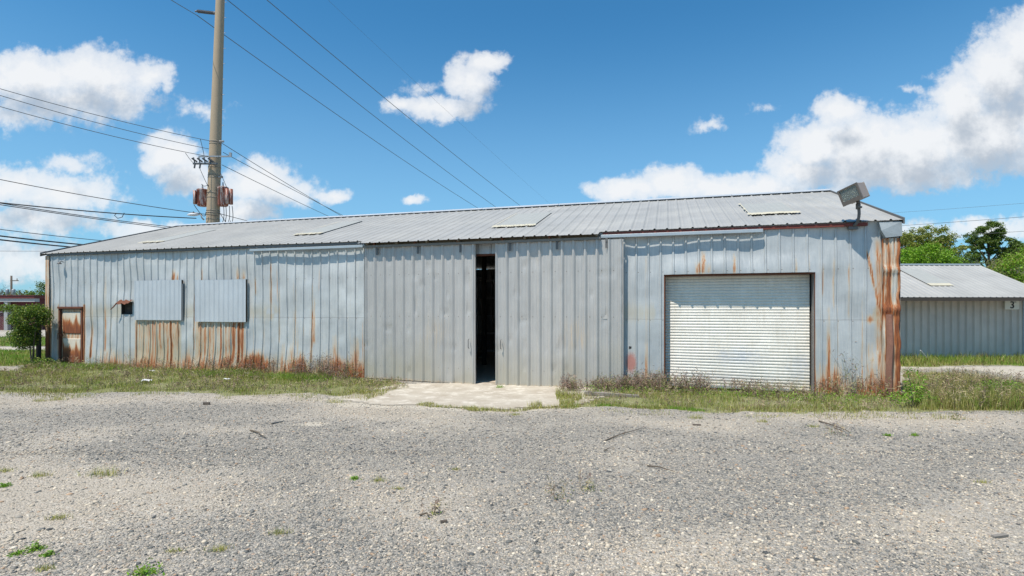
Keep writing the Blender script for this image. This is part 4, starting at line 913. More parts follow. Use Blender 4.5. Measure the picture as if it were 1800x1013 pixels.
# transformers
def transformer(px, py0, py1, wpx, lab, fins):
    a = at(px, py1, PD-.1); hgt = (py1-py0)/F*PD; r_ = wpx/2/F*PD
    e = empty('transformer', a); tag(e, lab, 'transformer', 'rusty transformers on the concrete pole')
    MB().lathe((0, 0, 0), [(r_*.75, 0), (r_*.9, .03), (r_, .10), (r_, hgt-.14), (r_*1.04, hgt-.13), (r_*1.04, hgt-.07), (r_*.9, hgt), (r_*.2, hgt+.04)], 22).build('tank', M['can'], e, True)
    MB().tube([(0, 0, hgt), (0, 0, hgt+.10), (0, 0, hgt+.3)], [.07, .05, .03], 8).build('bushing', M['porcelain'], e, True)
    mb = MB()
    for (dx, dy, wr) in fins: mb.tube([(dx, dy, .12), (dx, dy, hgt-.14)], wr, 10)
    mb.build('radiator', M['can'], e, True)
    MB().tube([(0, 0, hgt-.05), (0, 0, hgt-.03)], r_*1.07, 22).build('lid', M['porcelain'], e, True)
    return e
transformer(356, 333, 363, 18, 'rusty transformer can on the left side of the concrete pole', [(-.42, -.1, .10), (-.32, -.3, .09)])
transformer(392, 329, 363, 17, 'darker rusty transformer can on the right side of the concrete pole', [(.36, -.18, .10), (.50, -.02, .13)])
# street light
z = at(0, 388, PD)[2]; sx = pole_x(z); sle = empty('street_light', (sx-.4, PD-.3, z)); tag(sle, 'small white street light arm on the left of the concrete pole', 'street light')
hd = at(340, 377, PD-.3)-np.array((sx-.4, PD-.3, z)); hd2 = at(350, 377, PD-.3)-np.array((sx-.4, PD-.3, z))
MB().tube([(0, 0, 0), (-.12, 0, .12), hd2+np.array((.12, 0, -.03)), hd2], [.045, .045, .04, .035], 8).build('arm', M['porcelain'], sle, True)
MB().tube([hd2+np.array((.03, 0, 0)), hd2-np.array((.1, 0, -.02)), hd, hd-np.array((.25, 0, .02)), hd-np.array((.38, 0, .03))], [.04, .10, .12, .08, .03], 10).build('lamp_head', M['plastic'], sle, True)
MB().tube([hd+np.array((0, 0, .10)), hd+np.array((0, 0, .17))], .04, 8).build('photocell', M['cable'], sle)

# overhead lines (3D spans with sag)
def line(a, b_, sag, r_, lab, mt='cable', grp=None, n=40, extra=None):
    A0, B0 = at(*a), at(*b_); pts = []
    for k in range(n+1):
        t = k/n; pts.append(A0*(1-t)+B0*t-np.array((0, 0, sag*4*t*(1-t))))
    mb = MB().tube(pts, r_, 5)
    if extra: extra(mb, pts)
    o = mb.build('power_line', M[mt]); tag(o, lab, 'power line', grp or 'overhead power lines'); return o
line((250,-32,27), (346,27,PD-.1), .03, .020, 'thick overhead line rising left from the grey post insulator', 'cablegrey')
line((346,27,PD-.1), (1010,455,120), 1.6, .024, 'long line slanting down right from the grey post insulator', 'cablegrey')
line((392,-6,PD), (1040,470,120), 1.4, .024, 'long line descending right from just beside the pole top', 'cablegrey')
line((462,-6,PD), (1060,460,120), 1.2, .024, 'third long line descending to the ridge right of the pole', 'cablegrey')
line((568,-8,PD), (1080,450,120), .8, .006, 'faintest thin line slanting down at the centre of the sky', 'cablegrey')
line((-160,108,24), (390,252,PD-.4), .25, .017, 'top line of the three crossing from left to the pole', 'cablegrey')
line((-160,118,24), (372,263,PD+.4), .25, .017, 'middle line of the three crossing from left to the pole', 'cablegrey')
line((-160,140,24), (370,276,PD-.4), .25, .017, 'lowest line of the three crossing from left to the pole', 'cablegrey')
line((390,252,PD-.4), (760,462,80), .5, .020, 'upper line leaving the pole towards the ridge on the right', 'cablegrey')
line((392,268,PD+.4), (770,458,80), .3, .020, 'middle line leaving the pole towards the ridge on the right', 'cablegrey')
line((390,290,PD-.4), (720,440,80), .3, .020, 'lowest line leaving the pole arm towards the ridge on the right', 'cablegrey')
line((-160,282,26), (385,380,PD-.3), .2, .020, 'single dark line reaching the pole just below the transformers')
line((387,376,PD-.3), (560,412,70), .2, .020, 'short line leaving the pole right below the transformers')
def loop(mb, pts):
    p = at(205, 375, 29.6); mb.tube([p, p+np.array((-.12, 0, -.12)), p+np.array((.05, 0, -.28)), p+np.array((.3, 0, -.22)), p+np.array((.42, 0, .02))], .018, 5)
line((-160,338,24), (345,384,PD-.4), .15, .030, 'twisted service cable with a small drooping loop', extra=loop)
line((-160,330,24), (330,402,PD+3), .15, .022, 'upper of two close lines passing behind the left roof slope')
line((-160,334,24), (318,404,PD+3), .10, .022, 'lower of two close lines passing behind the left roof slope')
line((-160,382,30), (210,426,46), .1, .024, 'thin line above the two thick black cables at far left')
line((-160,394,28), (190,434,40), .1, .046, 'upper thick black cable dropping behind the left roof end')
line((-160,401,28), (170,438,40), .1, .046, 'lower thick black cable dropping behind the left roof end')
line((-160,441,60), (120,442,60), .0, .02, 'level faint line at far left beside the roof corner', 'cablegrey')
line((1480,380,70), (1950,345,50), .1, .012, 'highest faint wire over the shed at right', 'cablegrey')
line((1500,402,70), (1950,369,50), .1, .022, 'middle faint wire over the shed at right', 'cablegrey')
line((1500,424,70), (1950,396,50), .1, .018, 'lowest faint wire over the treetops at right', 'cablegrey')

# ------------------------------------------------------------------ vegetation helpers
def blades(P_, h, wd, col, lean=.35, name='grass', mt='blade', seg=2, parent=None):
    n = len(P_); a = R.random(n)*2*math.pi; dx, dy = np.cos(a), np.sin(a); la = R.random(n)*2*math.pi; ll = lean*h*R.random(n)
    rows = []
    for k in range(seg+1):
        t = k/seg; ww = wd*(1-t)**.7 if k < seg else wd*0.04
        cx_ = P_[:, 0]+np.cos(la)*ll*t*t; cy_ = P_[:, 1]+np.sin(la)*ll*t*t; cz_ = P_[:, 2]+h*t*(1-.25*t*(ll/(h+1e-6)))
        rows.append(np.stack([cx_-dx*ww, cy_-dy*ww, cz_], -1)); rows.append(np.stack([cx_+dx*ww, cy_+dy*ww, cz_], -1))
    V = np.stack(rows, 1); k2 = 2*(seg+1); f = np.array([(2*k, 2*k+1, 2*k+3, 2*k+2) for k in range(seg)])
    return V.reshape(-1, 3), (f[None]+np.arange(n)[:, None, None]*k2).reshape(-1, 4), np.repeat(col, k2, 0)
def leaves(P_, size, col, upb=.35, droop=None):
    n = len(P_); nrm = R.normal(size=(n, 3)); nrm[:, 2] = np.abs(nrm[:, 2])+upb; nrm /= np.linalg.norm(nrm, axis=1)[:, None]
    t = np.cross(nrm, R.normal(size=(n, 3))); t /= np.linalg.norm(t, axis=1)[:, None]+1e-9; b_ = np.cross(nrm, t)
    s = (size*R.uniform(.6, 1.25, n))[:, None]
    V = np.stack([P_-t*s, P_+b_*s*.45+nrm*s*.12, P_+t*s, P_-b_*s*.45+nrm*s*.12], 1)
    return V.reshape(-1, 3), np.arange(n*4).reshape(n, 4), np.repeat(col, 4, 0)
def join(lst):
    o_ = 0; a, b_, c_ = [], [], []
    for v_, f_, cc_ in lst: a.append(v_); b_.append(f_+o_); c_.append(cc_); o_ += len(v_)
    return np.vstack(a), np.vstack(b_), np.vstack(c_)
G = np.array
PALG = {'green': G([(.16,.25,.05),(.21,.31,.065),(.27,.35,.09),(.12,.19,.04)]), 'straw': G([(.50,.43,.25),(.60,.53,.33),(.40,.33,.19)]),
        'brown': G([(.14,.09,.06),(.20,.13,.09),(.10,.065,.05)]), 'olive': G([(.27,.29,.10),(.34,.34,.13),(.21,.22,.08)]), 'bright': G([(.18,.36,.05),(.25,.43,.07),(.14,.28,.04)])}
PALG['deep'] = G([(.05,.10,.028),(.08,.14,.04),(.12,.18,.055)])
def pick(n, w_):
    ks = list(w_); p = np.array([w_[k] for k in ks], float); p /= p.sum(); ch = R.choice(len(ks), n, p=p); out = np.zeros((n, 3))
    for i, k in enumerate(ks):
        m = ch == i; pal = PALG[k]; out[m] = pal[R.integers(0, len(pal), m.sum())]
    return out*np.array((1.02, 1.06, .72))*R.uniform(.55, 1.25, (n, 1))
def sample(poly, n, clump=0.0, seed=0, sc=1.5):
    p = np.array(poly); x0, y0 = p.min(0); x1, y1 = p.max(0); x = R.uniform(x0, x1, n*3); y = R.uniform(y0, y1, n*3)
    m = inpoly(x+.5*(fbm(x*1.7, y*1.7, 40, 3)-.5), y+.6*(fbm(x*1.5, y*1.5, 44, 3)-.5), poly)
    if clump: m &= fbm(x*sc, y*sc, 300+seed, 3)+.22*(R.random(len(x))-.5) > clump
    u, v = uv(x, y); m &= ~((u > -.05) & (u < WL+.1) & (v > -.10) & (v < WB))
    x, y = x[m][:n], y[m][:n]; return np.stack([x, y, gh(x, y)-.005], -1)
def grassfield(poly, n, hmin, hmax, wsel, clump, seed, wd=.004, lab='', name='grass'):
    P_ = sample(poly, n, clump, seed); k = len(P_); cl = fbm(P_[:, 0]*1.1, P_[:, 1]*1.1, 320+seed, 3)
    h = hmin+(hmax-hmin)*R.random(k)**1.8*np.clip(.25+1.5*cl, .3, 1.2)
    col = pick(k, wsel); g2 = sstep(.40, .62, cl)[:, None]; alt = pick(k, {'straw': .40, 'olive': .35, 'brown': .25}); col = np.where(R.random((k, 1)) < .8*g2, alt, col)
    return blades(P_, h, wd*R.uniform(.6, 1.3, k), col, .6)
mix1 = {'green': .46, 'olive': .26, 'straw': .16, 'brown': .12}
nearwall = lambda a, b_, d0, d1: [tuple(wpt(up(a), -d0, 0)[:2]), tuple(wpt(up(b_), -d0, 0)[:2]), tuple(wpt(up(b_), -d1, 0)[:2]), tuple(wpt(up(a), -d1, 0)[:2])]
# left strip
L1 = grassfield(GR_LEFT, 62000, .02, .13, mix1, .43, 1); L2 = grassfield(GR_LEFT, 14000, .05, .24, {'straw': .35, 'olive': .45, 'green': .2}, .48, 2, .003)
L3 = grassfield(nearwall(100, 240, .02, 1.0), 6000, .05, .22, {'bright': .8, 'green': .2}, .2, 3, .005); L4 = grassfield(nearwall(410, 610, .3, 1.4), 9000, .05, .26, {'green': .6, 'bright': .2, 'olive': .2}, .38, 4)
EL = grassfield(wpoly([(-100,686),(0,686),(400,688),(640,684),(700,692),(560,706),(300,700),(-100,700)]), 5000, .02, .12, {'straw': .4, 'olive': .4, 'green': .2}, .60, 17)
v_, f_, c_ = join([L1, L2, L3, L4, EL]); tag(mesh_np('grass', v_, f_, M['blade'], attrs={'col': c_}), 'rough green and straw grass along the left half of the warehouse', 'grass', kind='stuff')
R1 = grassfield(GR_RIGHT, 42000, .02, .14, mix1, .44, 5); R2 = grassfield(GR_RIGHT, 10000, .06, .28, {'straw': .5, 'olive': .3, 'brown': .2}, .47, 6, .003)
RP = wpoly([(1600,722),(1640,690),(1680,668),(1740,676),(1830,690),(1900,720)]); R3 = grassfield(RP, 26000, .10, .42, {'straw': .45, 'olive': .4, 'green': .15}, .30, 7, .0035)
RP2 = wpoly([(1700,720),(1720,690),(1780,690),(1900,700),(1900,722)]); R4 = grassfield(RP2, 16000, .10, .42, {'bright': .35, 'green': .45, 'olive': .2}, .28, 8, .004)
R5 = grassfield(wpoly([(1050,709),(1240,716),(1240,722),(1100,714),(1040,712)]), 4000, .02, .08, {'bright': .6, 'green': .4}, .2, 9, .004)
ER = grassfield(wpoly([(1000,708),(1250,718),(1600,718),(1850,718),(1850,738),(1500,738),(1230,734),(1000,722)]), 5000, .02, .10, {'straw': .4, 'olive': .4, 'green': .2}, .60, 18)
v_, f_, c_ = join([R1, R2, R3, R4, R5, ER]); tag(mesh_np('grass', v_, f_, M['blade'], attrs={'col': c_}), 'rough grass and weeds along the right end of the warehouse', 'grass', kind='stuff')
S1 = grassfield(GR_SHED, 30000, .08, .36, {'green': .6, 'olive': .25, 'bright': .15}, .1, 10, .009)
v_, f_, c_ = S1; tag(mesh_np('grass', v_, f_, M['blade'], attrs={'col': c_}), 'green grass strip at the foot of the metal shed', 'grass', kind='stuff')
FL = wpoly([(-260,644),(20,644),(90,638),(110,622),(110,617),(-260,618)]); S2 = grassfield(FL, 30000, .05, .22, {'green': .6, 'bright': .4}, .1, 11, .009)
FL2 = wpoly([(-260,610),(120,609),(120,593),(-260,593)]); S3 = grassfield(FL2, 20000, .05, .2, {'green': .5, 'bright': .5}, .05, 12, .014)
v_, f_, c_ = join([S2, S3]); tag(mesh_np('grass', v_, f_, M['blade'], attrs={'col': c_}), 'bright lawn beyond the left end of the warehouse', 'grass', kind='stuff')
AE = [grassfield(wpoly(p), n_, .02, h_, {'straw': .45, 'olive': .4, 'green': .15}, c0, s_, .0035) for p, n_, h_, c0, s_ in (
      ([(735,706),(800,713),(900,716),(985,712),(1000,716),(880,722),(730,713)], 5000, .10, .42, 13), ([(985,690),(1020,695),(1015,717),(985,716)], 2500, .30, .3, 14), ([(590,690),(700,678),(640,705),(590,700)], 2500, .12, .45, 15),
      ([(925,705),(960,708),(960,718),(925,716)], 500, .16, .3, 16))]
v_, f_, c_ = join(AE); tag(mesh_np('grass', v_, f_, M['blade'], attrs={'col': c_}), 'thin dry grass growing along the edge of the concrete apron', 'grass', kind='stuff')

# dry weed stalks against the wall
def stalks(P_, hmin, hmax, cols, rad=.0028, br=7):
    out = []; n = len(P_); h = R.uniform(hmin, hmax, n)
    def seg(A0, B0, r0, col):
        d_ = B0-A0; side = np.cross(d_, R.normal(size=d_.shape)); side /= np.linalg.norm(side, axis=1)[:, None]+1e-9; s = side*r0
        V = np.stack([A0-s, A0+s, B0+s*.4, B0-s*.4], 1); return V.reshape(-1, 3), np.arange(len(A0)*4).reshape(-1, 4), np.repeat(col, 4, 0)
    col = cols[R.integers(0, len(cols), n)]*R.uniform(.7, 1.3, (n, 1))
    lean = R.normal(size=(n, 3))*.22; lean[:, 2] = 1; top = P_+lean*h[:, None]; midp = P_+lean*h[:, None]*.5+R.normal(size=(n, 3))*.02
    out += [seg(P_, midp, rad*1.3, col), seg(midp, top, rad, col)]
    for k in range(br):
        t = R.uniform(.25, .95, (n, 1)); A0 = P_*(1-t)+top*t; d_ = R.normal(size=(n, 3))*.6; d_[:, 2] = np.abs(d_[:, 2])+.5; B0 = A0+d_*h[:, None]*R.uniform(.08, .26, (n, 1)); out.append(seg(A0, B0, rad*.7, col))
        B1 = B0+R.normal(size=(n, 3))*.035; out.append(seg(B0, B1, rad*2.4, col*1.15))
    return join(out)
BR = G([(.21,.14,.105),(.15,.105,.085),(.29,.21,.15),(.18,.12,.10),(.20,.21,.09)]); STR = G([(.36,.30,.18),(.30,.24,.15)])
dn = lambda a, b_, d0, d1, n_, cl=.0, sd_=0: sample(nearwall(a, b_, d0, d1), n_, cl, sd_, 2.2)
D = [stalks(dn(330, 640, .02, .35, 420, .42, 30), .12, .45, BR), stalks(dn(535, 632, .05, .75, 210, .3, 31), .12, .62, BR), stalks(dn(380, 490, .05, .5, 130, .3, 32), .15, .6, BR), stalks(dn(240, 400, .02, .3, 160, .4, 33), .2, .4, np.vstack([BR, STR]))]
D.append(stalks(sample(GR_LEFT, 2600, .44, 45), .05, .22, np.vstack([BR, STR]), .0025, 4)); D.append(stalks(sample(nearwall(90, 640, .02, 1.2), 260, .35, 46), .15, .42, np.vstack([BR, STR]), .0025, 5))
v_, f_, c_ = join(D); tag(mesh_np('dry_weeds', v_, f_, M['stalk'], attrs={'col': c_}), 'thicket of dry brown weeds along the rusty left wall foot', 'weeds', kind='stuff')
D = [stalks(dn(1000, 1100, .45, 1.0, 300, .42, 34), .10, .36, BR), stalks(dn(1095, 1240, .05, .8, 420, .40, 35), .12, .5, BR), stalks(dn(1235, 1440, .1, .9, 300, .46, 36), .10, .36, np.vstack([BR, STR])), stalks(dn(1440, 1580, .1, .5, 110, .46, 37), .15, .5, np.vstack([BR, STR])),
     stalks(dn(1485, 1502, .1, .3, 14, 0, 38), .6, .95, BR), stalks(sample(RP, 500, .35, 39), .2, .5, np.vstack([BR, STR, STR])), stalks(sample(GR_RIGHT, 1500, .46, 47), .05, .24, np.vstack([BR, STR]), .0025, 4)]
v_, f_, c_ = join(D); tag(mesh_np('dry_weeds', v_, f_, M['stalk'], attrs={'col': c_}), 'dry brown weeds below the roller door and the right wall', 'weeds', kind='stuff')
# low leafy weeds along right wall
def leafclumps(spots, n, size, w_, rad=(.15, .15, .15)):
    out = []
    for s_ in spots:
        k = n; P_ = np.array(s_)+R.normal(size=(k, 3))*np.array(rad)*.5; P_[:, 2] = np.abs(P_[:, 2])+gh(P_[:, 0], P_[:, 1]); out.append(leaves(P_, size, pick(k, w_)))
    return join(out)
sp = []
for a in list(np.arange(1050, 1585, 14)):
    p = wpt(up(a), -random.uniform(.4, 1.3), .06); sp.append(p)
v_, f_, c_ = leafclumps(sp, 90, .022, {'bright': .4, 'green': .5, 'olive': .1}, (.30, .22, .15))
sp = [wpt(up(a), -random.uniform(.3, 1.2), .05) for a in np.arange(100, 640, 17)]
V2 = leafclumps(sp, 60, .022, {'bright': .3, 'green': .6, 'olive': .1}, (.35, .3, .12)); v_, f_, c_ = join([(v_, f_, c_), V2])
tag(mesh_np('ground_cover', v_, f_, M['leafy'], attrs={'col': c_}), 'low leafy green weeds spreading along the foot of the warehouse wall', 'ground cover', kind='stuff')

# countable plants
def shrub(base, pts_r, n, size, w_, lab, cat='bush', name='bush', grp=None, stems=5, colmod=None):
    base = np.array(base); e = empty(name, base); tag(e, lab, cat, grp); P_ = []; 
    tot = sum(r_[0]*r_[1]*r_[2] for _, r_ in pts_r)
    for c0, r_ in pts_r:
        k = int(n*r_[0]*r_[1]*r_[2]/tot); d_ = R.normal(size=(k, 3)); d_ /= np.linalg.norm(d_, axis=1)[:, None]; q_ = d_*(R.uniform(.25, 1, (k, 1))**.45)
        P_.append(np.array(c0)+q_*np.array(r_))
    P_ = np.vstack(P_); ns = fbm(P_[:, 0]*3.1+P_[:, 1]*2, P_[:, 2]*3.1, 400, 3); P_ = P_[ns > .34]; P_[:, :3] += R.normal(size=P_.shape)*size*.8; P_ = P_[P_[:, 2] > .01]
    col = pick(len(P_), w_)
    v_, f_, c_ = leaves(P_, size, col); mesh_np('foliage', v_, f_, M['leafy'], e, {'col': c_})
    mb = MB()
    for k in range(stems):
        t = P_[R.integers(0, len(P_))]; a = np.array((random.uniform(-.008, .008), random.uniform(-.008, .008), -.02)); m1 = a*.5+t*.5+np.array((0, 0, .1*t[2])); rad_ = .006+.012*t[2]**.5
        mb.tube([a, m1, t*.98], [rad_, rad_*.7, rad_*.25], 5)
    mb.build('stem', M['twig'], e); return e
# vine-covered bush at left
vb = gp(60, 640); vb = at(56, 640, 19.0); vb[2] = 0
shrub(vb, [((-.15,0,1.55),(.62,.5,.55)), ((.15,0,1.9),(.42,.4,.30)), ((-.25,0,1.05),(.50,.45,.42)), ((-.5,0,1.35),(.35,.3,.35)), ((-.55,0,2.0),(.5,.3,.12)), ((-.35,0,.75),(.24,.25,.2)), ((.5,-.1,.15),(.7,.35,.14)), ((-1.1,0,2.08),(.7,.25,.09)), ((-1.7,0,2.02),(.4,.2,.07)), ((.45,0,1.65),(.22,.25,.35))],
      15000, .036, {'deep': .66, 'green': .2, 'olive': .14}, 'dark leafy vine bush swallowing the gate post at the left corner', 'bush', 'vine_bush')
shrub(gp(1605, 716), [((0,0,.28),(.16,.2,.22)), ((.14,.0,.52),(.10,.12,.22)), ((-.12,.0,.62),(.07,.1,.2)), ((.26,.05,.22),(.16,.2,.16)), ((-.26,.05,.18),(.16,.2,.13)), ((.04,0,.74),(.06,.07,.14)), ((.40,.05,.12),(.14,.2,.1))], 800, .030, {'bright': .6, 'green': .25, 'olive': .15}, 'bright green young shrub at the rusty right corner', 'bush', 'green_shrub')
shrub(gp(1755, 703), [((0,0,.2),(.55,.4,.26)), ((.5,.1,.15),(.4,.3,.2))], 1800, .022, {'bright': .5, 'green': .5}, 'soft pale green bush in the grass at far right', 'bush', 'low_bush')
GW = 'weeds growing in the gravel'
def weed(px, py, h, kind, lab):
    b_ = gp(px, py); b_[2] = gh(b_[0], b_[1]); e = empty('weed', b_); tag(e, lab, 'weed', GW)
    if kind == 'leaf':
        n = int(90+h*900); P_ = R.normal(size=(n, 3))*np.array((h*.55, h*.45, h*.32)); P_[:, 2] = np.abs(P_[:, 2]); v_, f_, c_ = leaves(P_, .012+.04*h, pick(n, {'bright': .5, 'green': .5})); mesh_np('foliage', v_, f_, M['leafy'], e, {'col': c_})
    elif kind == 'tuft':
        n = int(70+h*400); P_ = np.zeros((n, 3)); P_[:, :2] = R.normal(size=(n, 2))*h*np.array((.62, .35)); v_, f_, c_ = blades(P_, h*R.uniform(.15, .9, n), np.full(n, .0024), pick(n, {'olive': .4, 'straw': .5, 'green': .1}), 1.3); mesh_np('foliage', v_, f_, M['blade'], e, {'col': c_})
    else:
        P_ = np.zeros((9, 3)); P_[:, :2] = R.normal(size=(9, 2))*h*.22; v_, f_, c_ = stalks(P_, h*.35, h, np.vstack([BR, STR, STR]), .0022, 4); mesh_np('stem', v_, f_, M['stalk'], e, {'col': c_})
        P_ = R.normal(size=(34, 3))*np.array((h*.32, h*.32, h*.14)); P_[:, 2] = np.abs(P_[:, 2]); v_, f_, c_ = leaves(P_, .013, pick(34, {'olive': .7, 'green': .3})); mesh_np('foliage', v_, f_, M['leafy'], e, {'col': c_})
for a in ((255,1010,.10,'leaf','bright green weed at the very bottom edge left'), (62,967,.07,'leaf','green weed low at far left, largest of the group there'), (84,976,.04,'leaf','tiny green weed just right of the far left weed'), (30,974,.04,'leaf','tiny olive weed left of the far left weed'),
          (80,1000,.06,'tuft','olive grass tuft near the bottom left corner'), (185,836,.17,'tuft','upright yellow green tuft alone on pale gravel at left'), (104,912,.08,'tuft','flat dry tuft left of the dark gravel patch'),
          (623,843,.045,'leaf','small round green weed left of the centre tuft'), (666,847,.08,'tuft','yellow green tuft right of the small round weed'), (985,876,.24,'dry','tall dry weed with olive leaves at the centre right'), (1030,862,.22,'dry','spindly dry weed just right of the tall dry one'),
          (765,905,.17,'dry','thin single stalk in the pale gravel patch at centre'), (384,968,.08,'tuft','grass tuft near the bottom between left edge and centre'), (492,938,.08,'tuft','brown tuft right of the bottom grass tuft'), (1467,764,.30,'dry','tall seed stalk with olive base in front of the rusty wall'),
          (1677,738,.17,'dry','curled thistle weed in front of the right hand grass'), (1728,850,.06,'tuft','flat brown tuft at the right on grey gravel'), (1224,735,.14,'tuft','green tuft in front of the roller door'), (305,970,.05,'tuft','small pale tuft at bottom left of centre'),
          (8,829,.08,'tuft','dry tuft at the left edge halfway down the gravel'), (70,838,.09,'tuft','straw tuft just right of the left edge'), (100,704,.16,'tuft','green tuft in front of the left grass strip'), (72,706,.14,'tuft','second green tuft in front of the left grass strip'),
          (8,856,.05,'leaf','small dark weed at the left edge'), (1340,742,.1,'tuft','straw tuft before the right grass, left of the seed stalk'), (1430,750,.08,'tuft','olive tuft just left of the tall seed stalk'), (590,705,.2,'tuft','dry tuft at the left edge of the apron sand'), (635,688,.22,'tuft','green tuft by the left door leaf corner'),
          (700,862,.05,'tuft','faint straw tuft right of the yellow green tuft'), (800,826,.05,'tuft','faint tuft on grey gravel near the centre'), (1560,766,.05,'leaf','tiny green weed in front of the guard post'), (1608,766,.05,'leaf','tiny dark weed right of the guard post'), (905,728,.09,'tuft','straw tuft just in front of the apron edge'), (879,677,.10,'leaf','small green weed at the foot of the dark door gap')):
    weed(*a)
# sticks, wood and litter
def stick(a, b_, r_, lab, mt='twig', name='stick', cat='stick', bend=.03):
    A0, B0 = gp(*a), gp(*b_); A0[2] = gh(A0[0], A0[1])+r_*1.4; B0[2] = gh(B0[0], B0[1])+r_*1.4+.01; m1 = (A0+B0)/2+np.array((0, bend, .012))
    q_ = A0*.3+B0*.7+np.array((0, -bend*.4, .01)); tag(MB().tube([A0, A0*.65+m1*.35, m1, q_, B0], [r_, r_*.9, r_*.8, r_*.6, r_*.4], 6).build(name, M[mt]), lab, cat)
stick((1138,822), (1186,834), .010, 'thin dark stick lying right of the dry weeds')
stick((1062,776), (1130,755), .010, 'long bent twig lying in front of the right door leaf')
stick((1062,794), (1080,789), .008, 'short twig below the long bent twig')
stick((1440,742), (1492,761), .013, 'dark twig beside the tall seed stalk')
stick((440,758), (468,772), .014, 'grey twig on dark gravel left of the white patch')
stick((738,910), (760,913), .010, 'small brown twig beside the thin stalk')
def plank(px, py, l, w_, h, rot, lab, mt='wood', name='wood_scrap', cat='wood scrap'):
    p = gp(px, py); o = MB().box((-l/2, -w_/2, 0), (l/2, w_/2, h), .004).build(name, M[mt]); o.location = (p[0], p[1], gh(p[0], p[1])+.006); o.rotation_euler = (0, .03, rot); tag(o, lab, cat)
plank(1757, 944, .16, .035, .018, .25, 'split grey piece of wood at lower right')
plank(363, 711, .12, .07, .05, .2, 'brown wood chunk in front of the left grass', 'bark')
plank(486, 744, .22, .05, .02, 1.1, 'dark grey wood splinter above the grey twig')
plank(1225, 748, .14, .04, .015, -.1, 'thin dark scrap before the roller door', 'bark')
plank(780, 921, .06, .03, .02, .3, 'small brown chip near the thin stalk', 'bark')
plank(1075, 694, 1.25, .16, .07, -.24, 'grey kerb strip in the weeds by the right door leaf', 'wood', 'kerb_strip', 'kerb')
def litter(px, py, s_, lab):
    p = gp(px, py); n = 5; x_, y_ = np.meshgrid(np.linspace(-1, 1, n), np.linspace(-1, 1, n)); z_ = .5*R.random((n, n)); V = np.stack([x_*s_+.2*s_*R.random((n, n)), y_*s_*.6, z_*s_+.06], -1).reshape(-1, 3)
    ii = np.arange(n*n).reshape(n, n); o = mesh_np('litter', V, np.stack([ii[:-1, :-1], ii[:-1, 1:], ii[1:, 1:], ii[1:, :-1]], -1).reshape(-1, 4), M['plastic']); o.location = (p[0], p[1], gh(p[0], p[1])); tag(o, lab, 'litter', 'white litter in the left grass')
litter(257, 674, .11, 'crumpled white plastic in the grass below the left window cover'); litter(398, 671, .08, 'white scrap in the grass below the right window cover'); litter(267, 656, .07, 'small white scrap close to the wall below the left window cover')
litter(432, 660, .07, 'faint white scrap beside the brown weeds')
litter(1027, 690, .05, 'pale blue crushed can by the apron grass')
bpy.data.objects[-1] if False else None

# ------------------------------------------------------------------ left background
p = at(68, 630, 19.4); e = empty('gate_post', (p[0], p[1], 0)); tag(e, 'thick dark gate post under the vine bush', 'post'); MB().lathe((0, 0, 0), [(.075, -.05), (.075, 1.55), (.05, 1.6)], 12).build('shaft', M['darkpost'], e, True); MB().lathe((0, 0, 1.6), [(.085, 0), (.07, .05), (.02, .08)], 12).build('post_cap', M['darkpost'], e, True)
p = at(59, 626, 19.5); e = empty('thin_post', (p[0], p[1], 0)); tag(e, 'thin dark pipe left of the gate post', 'post'); MB().lathe((0, 0, 0), [(.028, -.05), (.028, 1.5)], 8).build('shaft', M['darkpost'], e, True); MB().tube([(0, 0, 1.4), (.2, 0, 1.4)], .012, 6).build('clamp', M['darkpost'], e)
# chain link fence
fy = 37.; ft = 1.75; e = empty('chain_link_fence', (-58, fy, 0)); tag(e, 'grey chain link fence in front of the maroon building', 'fence')
fx1 = at(75, 0, fy)[0]+58
mb = MB()
for k in np.arange(-ft, fx1, .13):
    a0_, a1_ = max(k, 0), min(k+ft, fx1)
    if k >= fx1: continue
    mb.tube([(a0_, 0, .05+a0_-k), (a1_, 0, .05+a1_-k)], .0035, 3, False); mb.tube([(a0_, .01, .05+ft-(a0_-k)), (a1_, .01, .05+ft-(a1_-k))], .0035, 3, False)
mb.build('mesh', M['steelgrey'], e)
MB().tube([(0, 0, ft+.05), (fx1, 0, ft+.05)], .022, 6).build('top_rail', M['steelgrey'], e)
for k in np.arange(fx1-1.7, 0, -2.9): MB().tube([(k, 0, -.1), (k, 0, ft+.12)], .035, 8).build('fence_post', M['steelgrey'], e)
# maroon building
by = 52.; e = empty('maroon_building', (at(-700, 0, by)[0], by, 0)); tag(e, 'low maroon building with dark red roof edge beyond the fence', 'building'); bw_ = at(68, 0, by)[0]-e.location.x
MB().box((0, 0, -.1), (bw_, 9, 3.05)).build('wall', M['brickred'], e); MB().box((-.2, -.65, 3.05), (bw_+.15, 9.2, 3.30)).build('roof', M['fasciared'], e); MB().box((-.1, -.55, 2.72), (bw_+.1, -.02, 3.045)).build('soffit', M['pale'], e)
MB().box((-.1, -.7, 3.30), (bw_+.2, 9.3, 3.36)).build('roof_edge', M['brickred'], e)
for k in (1, 5, 9, 13, 17, 21): 
    x_ = bw_-k*1.0-1.9; MB().box((x_, -.5, -.05), (x_+.34, -.15, 2.72)).build('column', M['pale'], e)
MB().box((bw_-7, -.03, .9), (bw_-5.6, -.002, 2.1)).build('window', M['ink'], e)
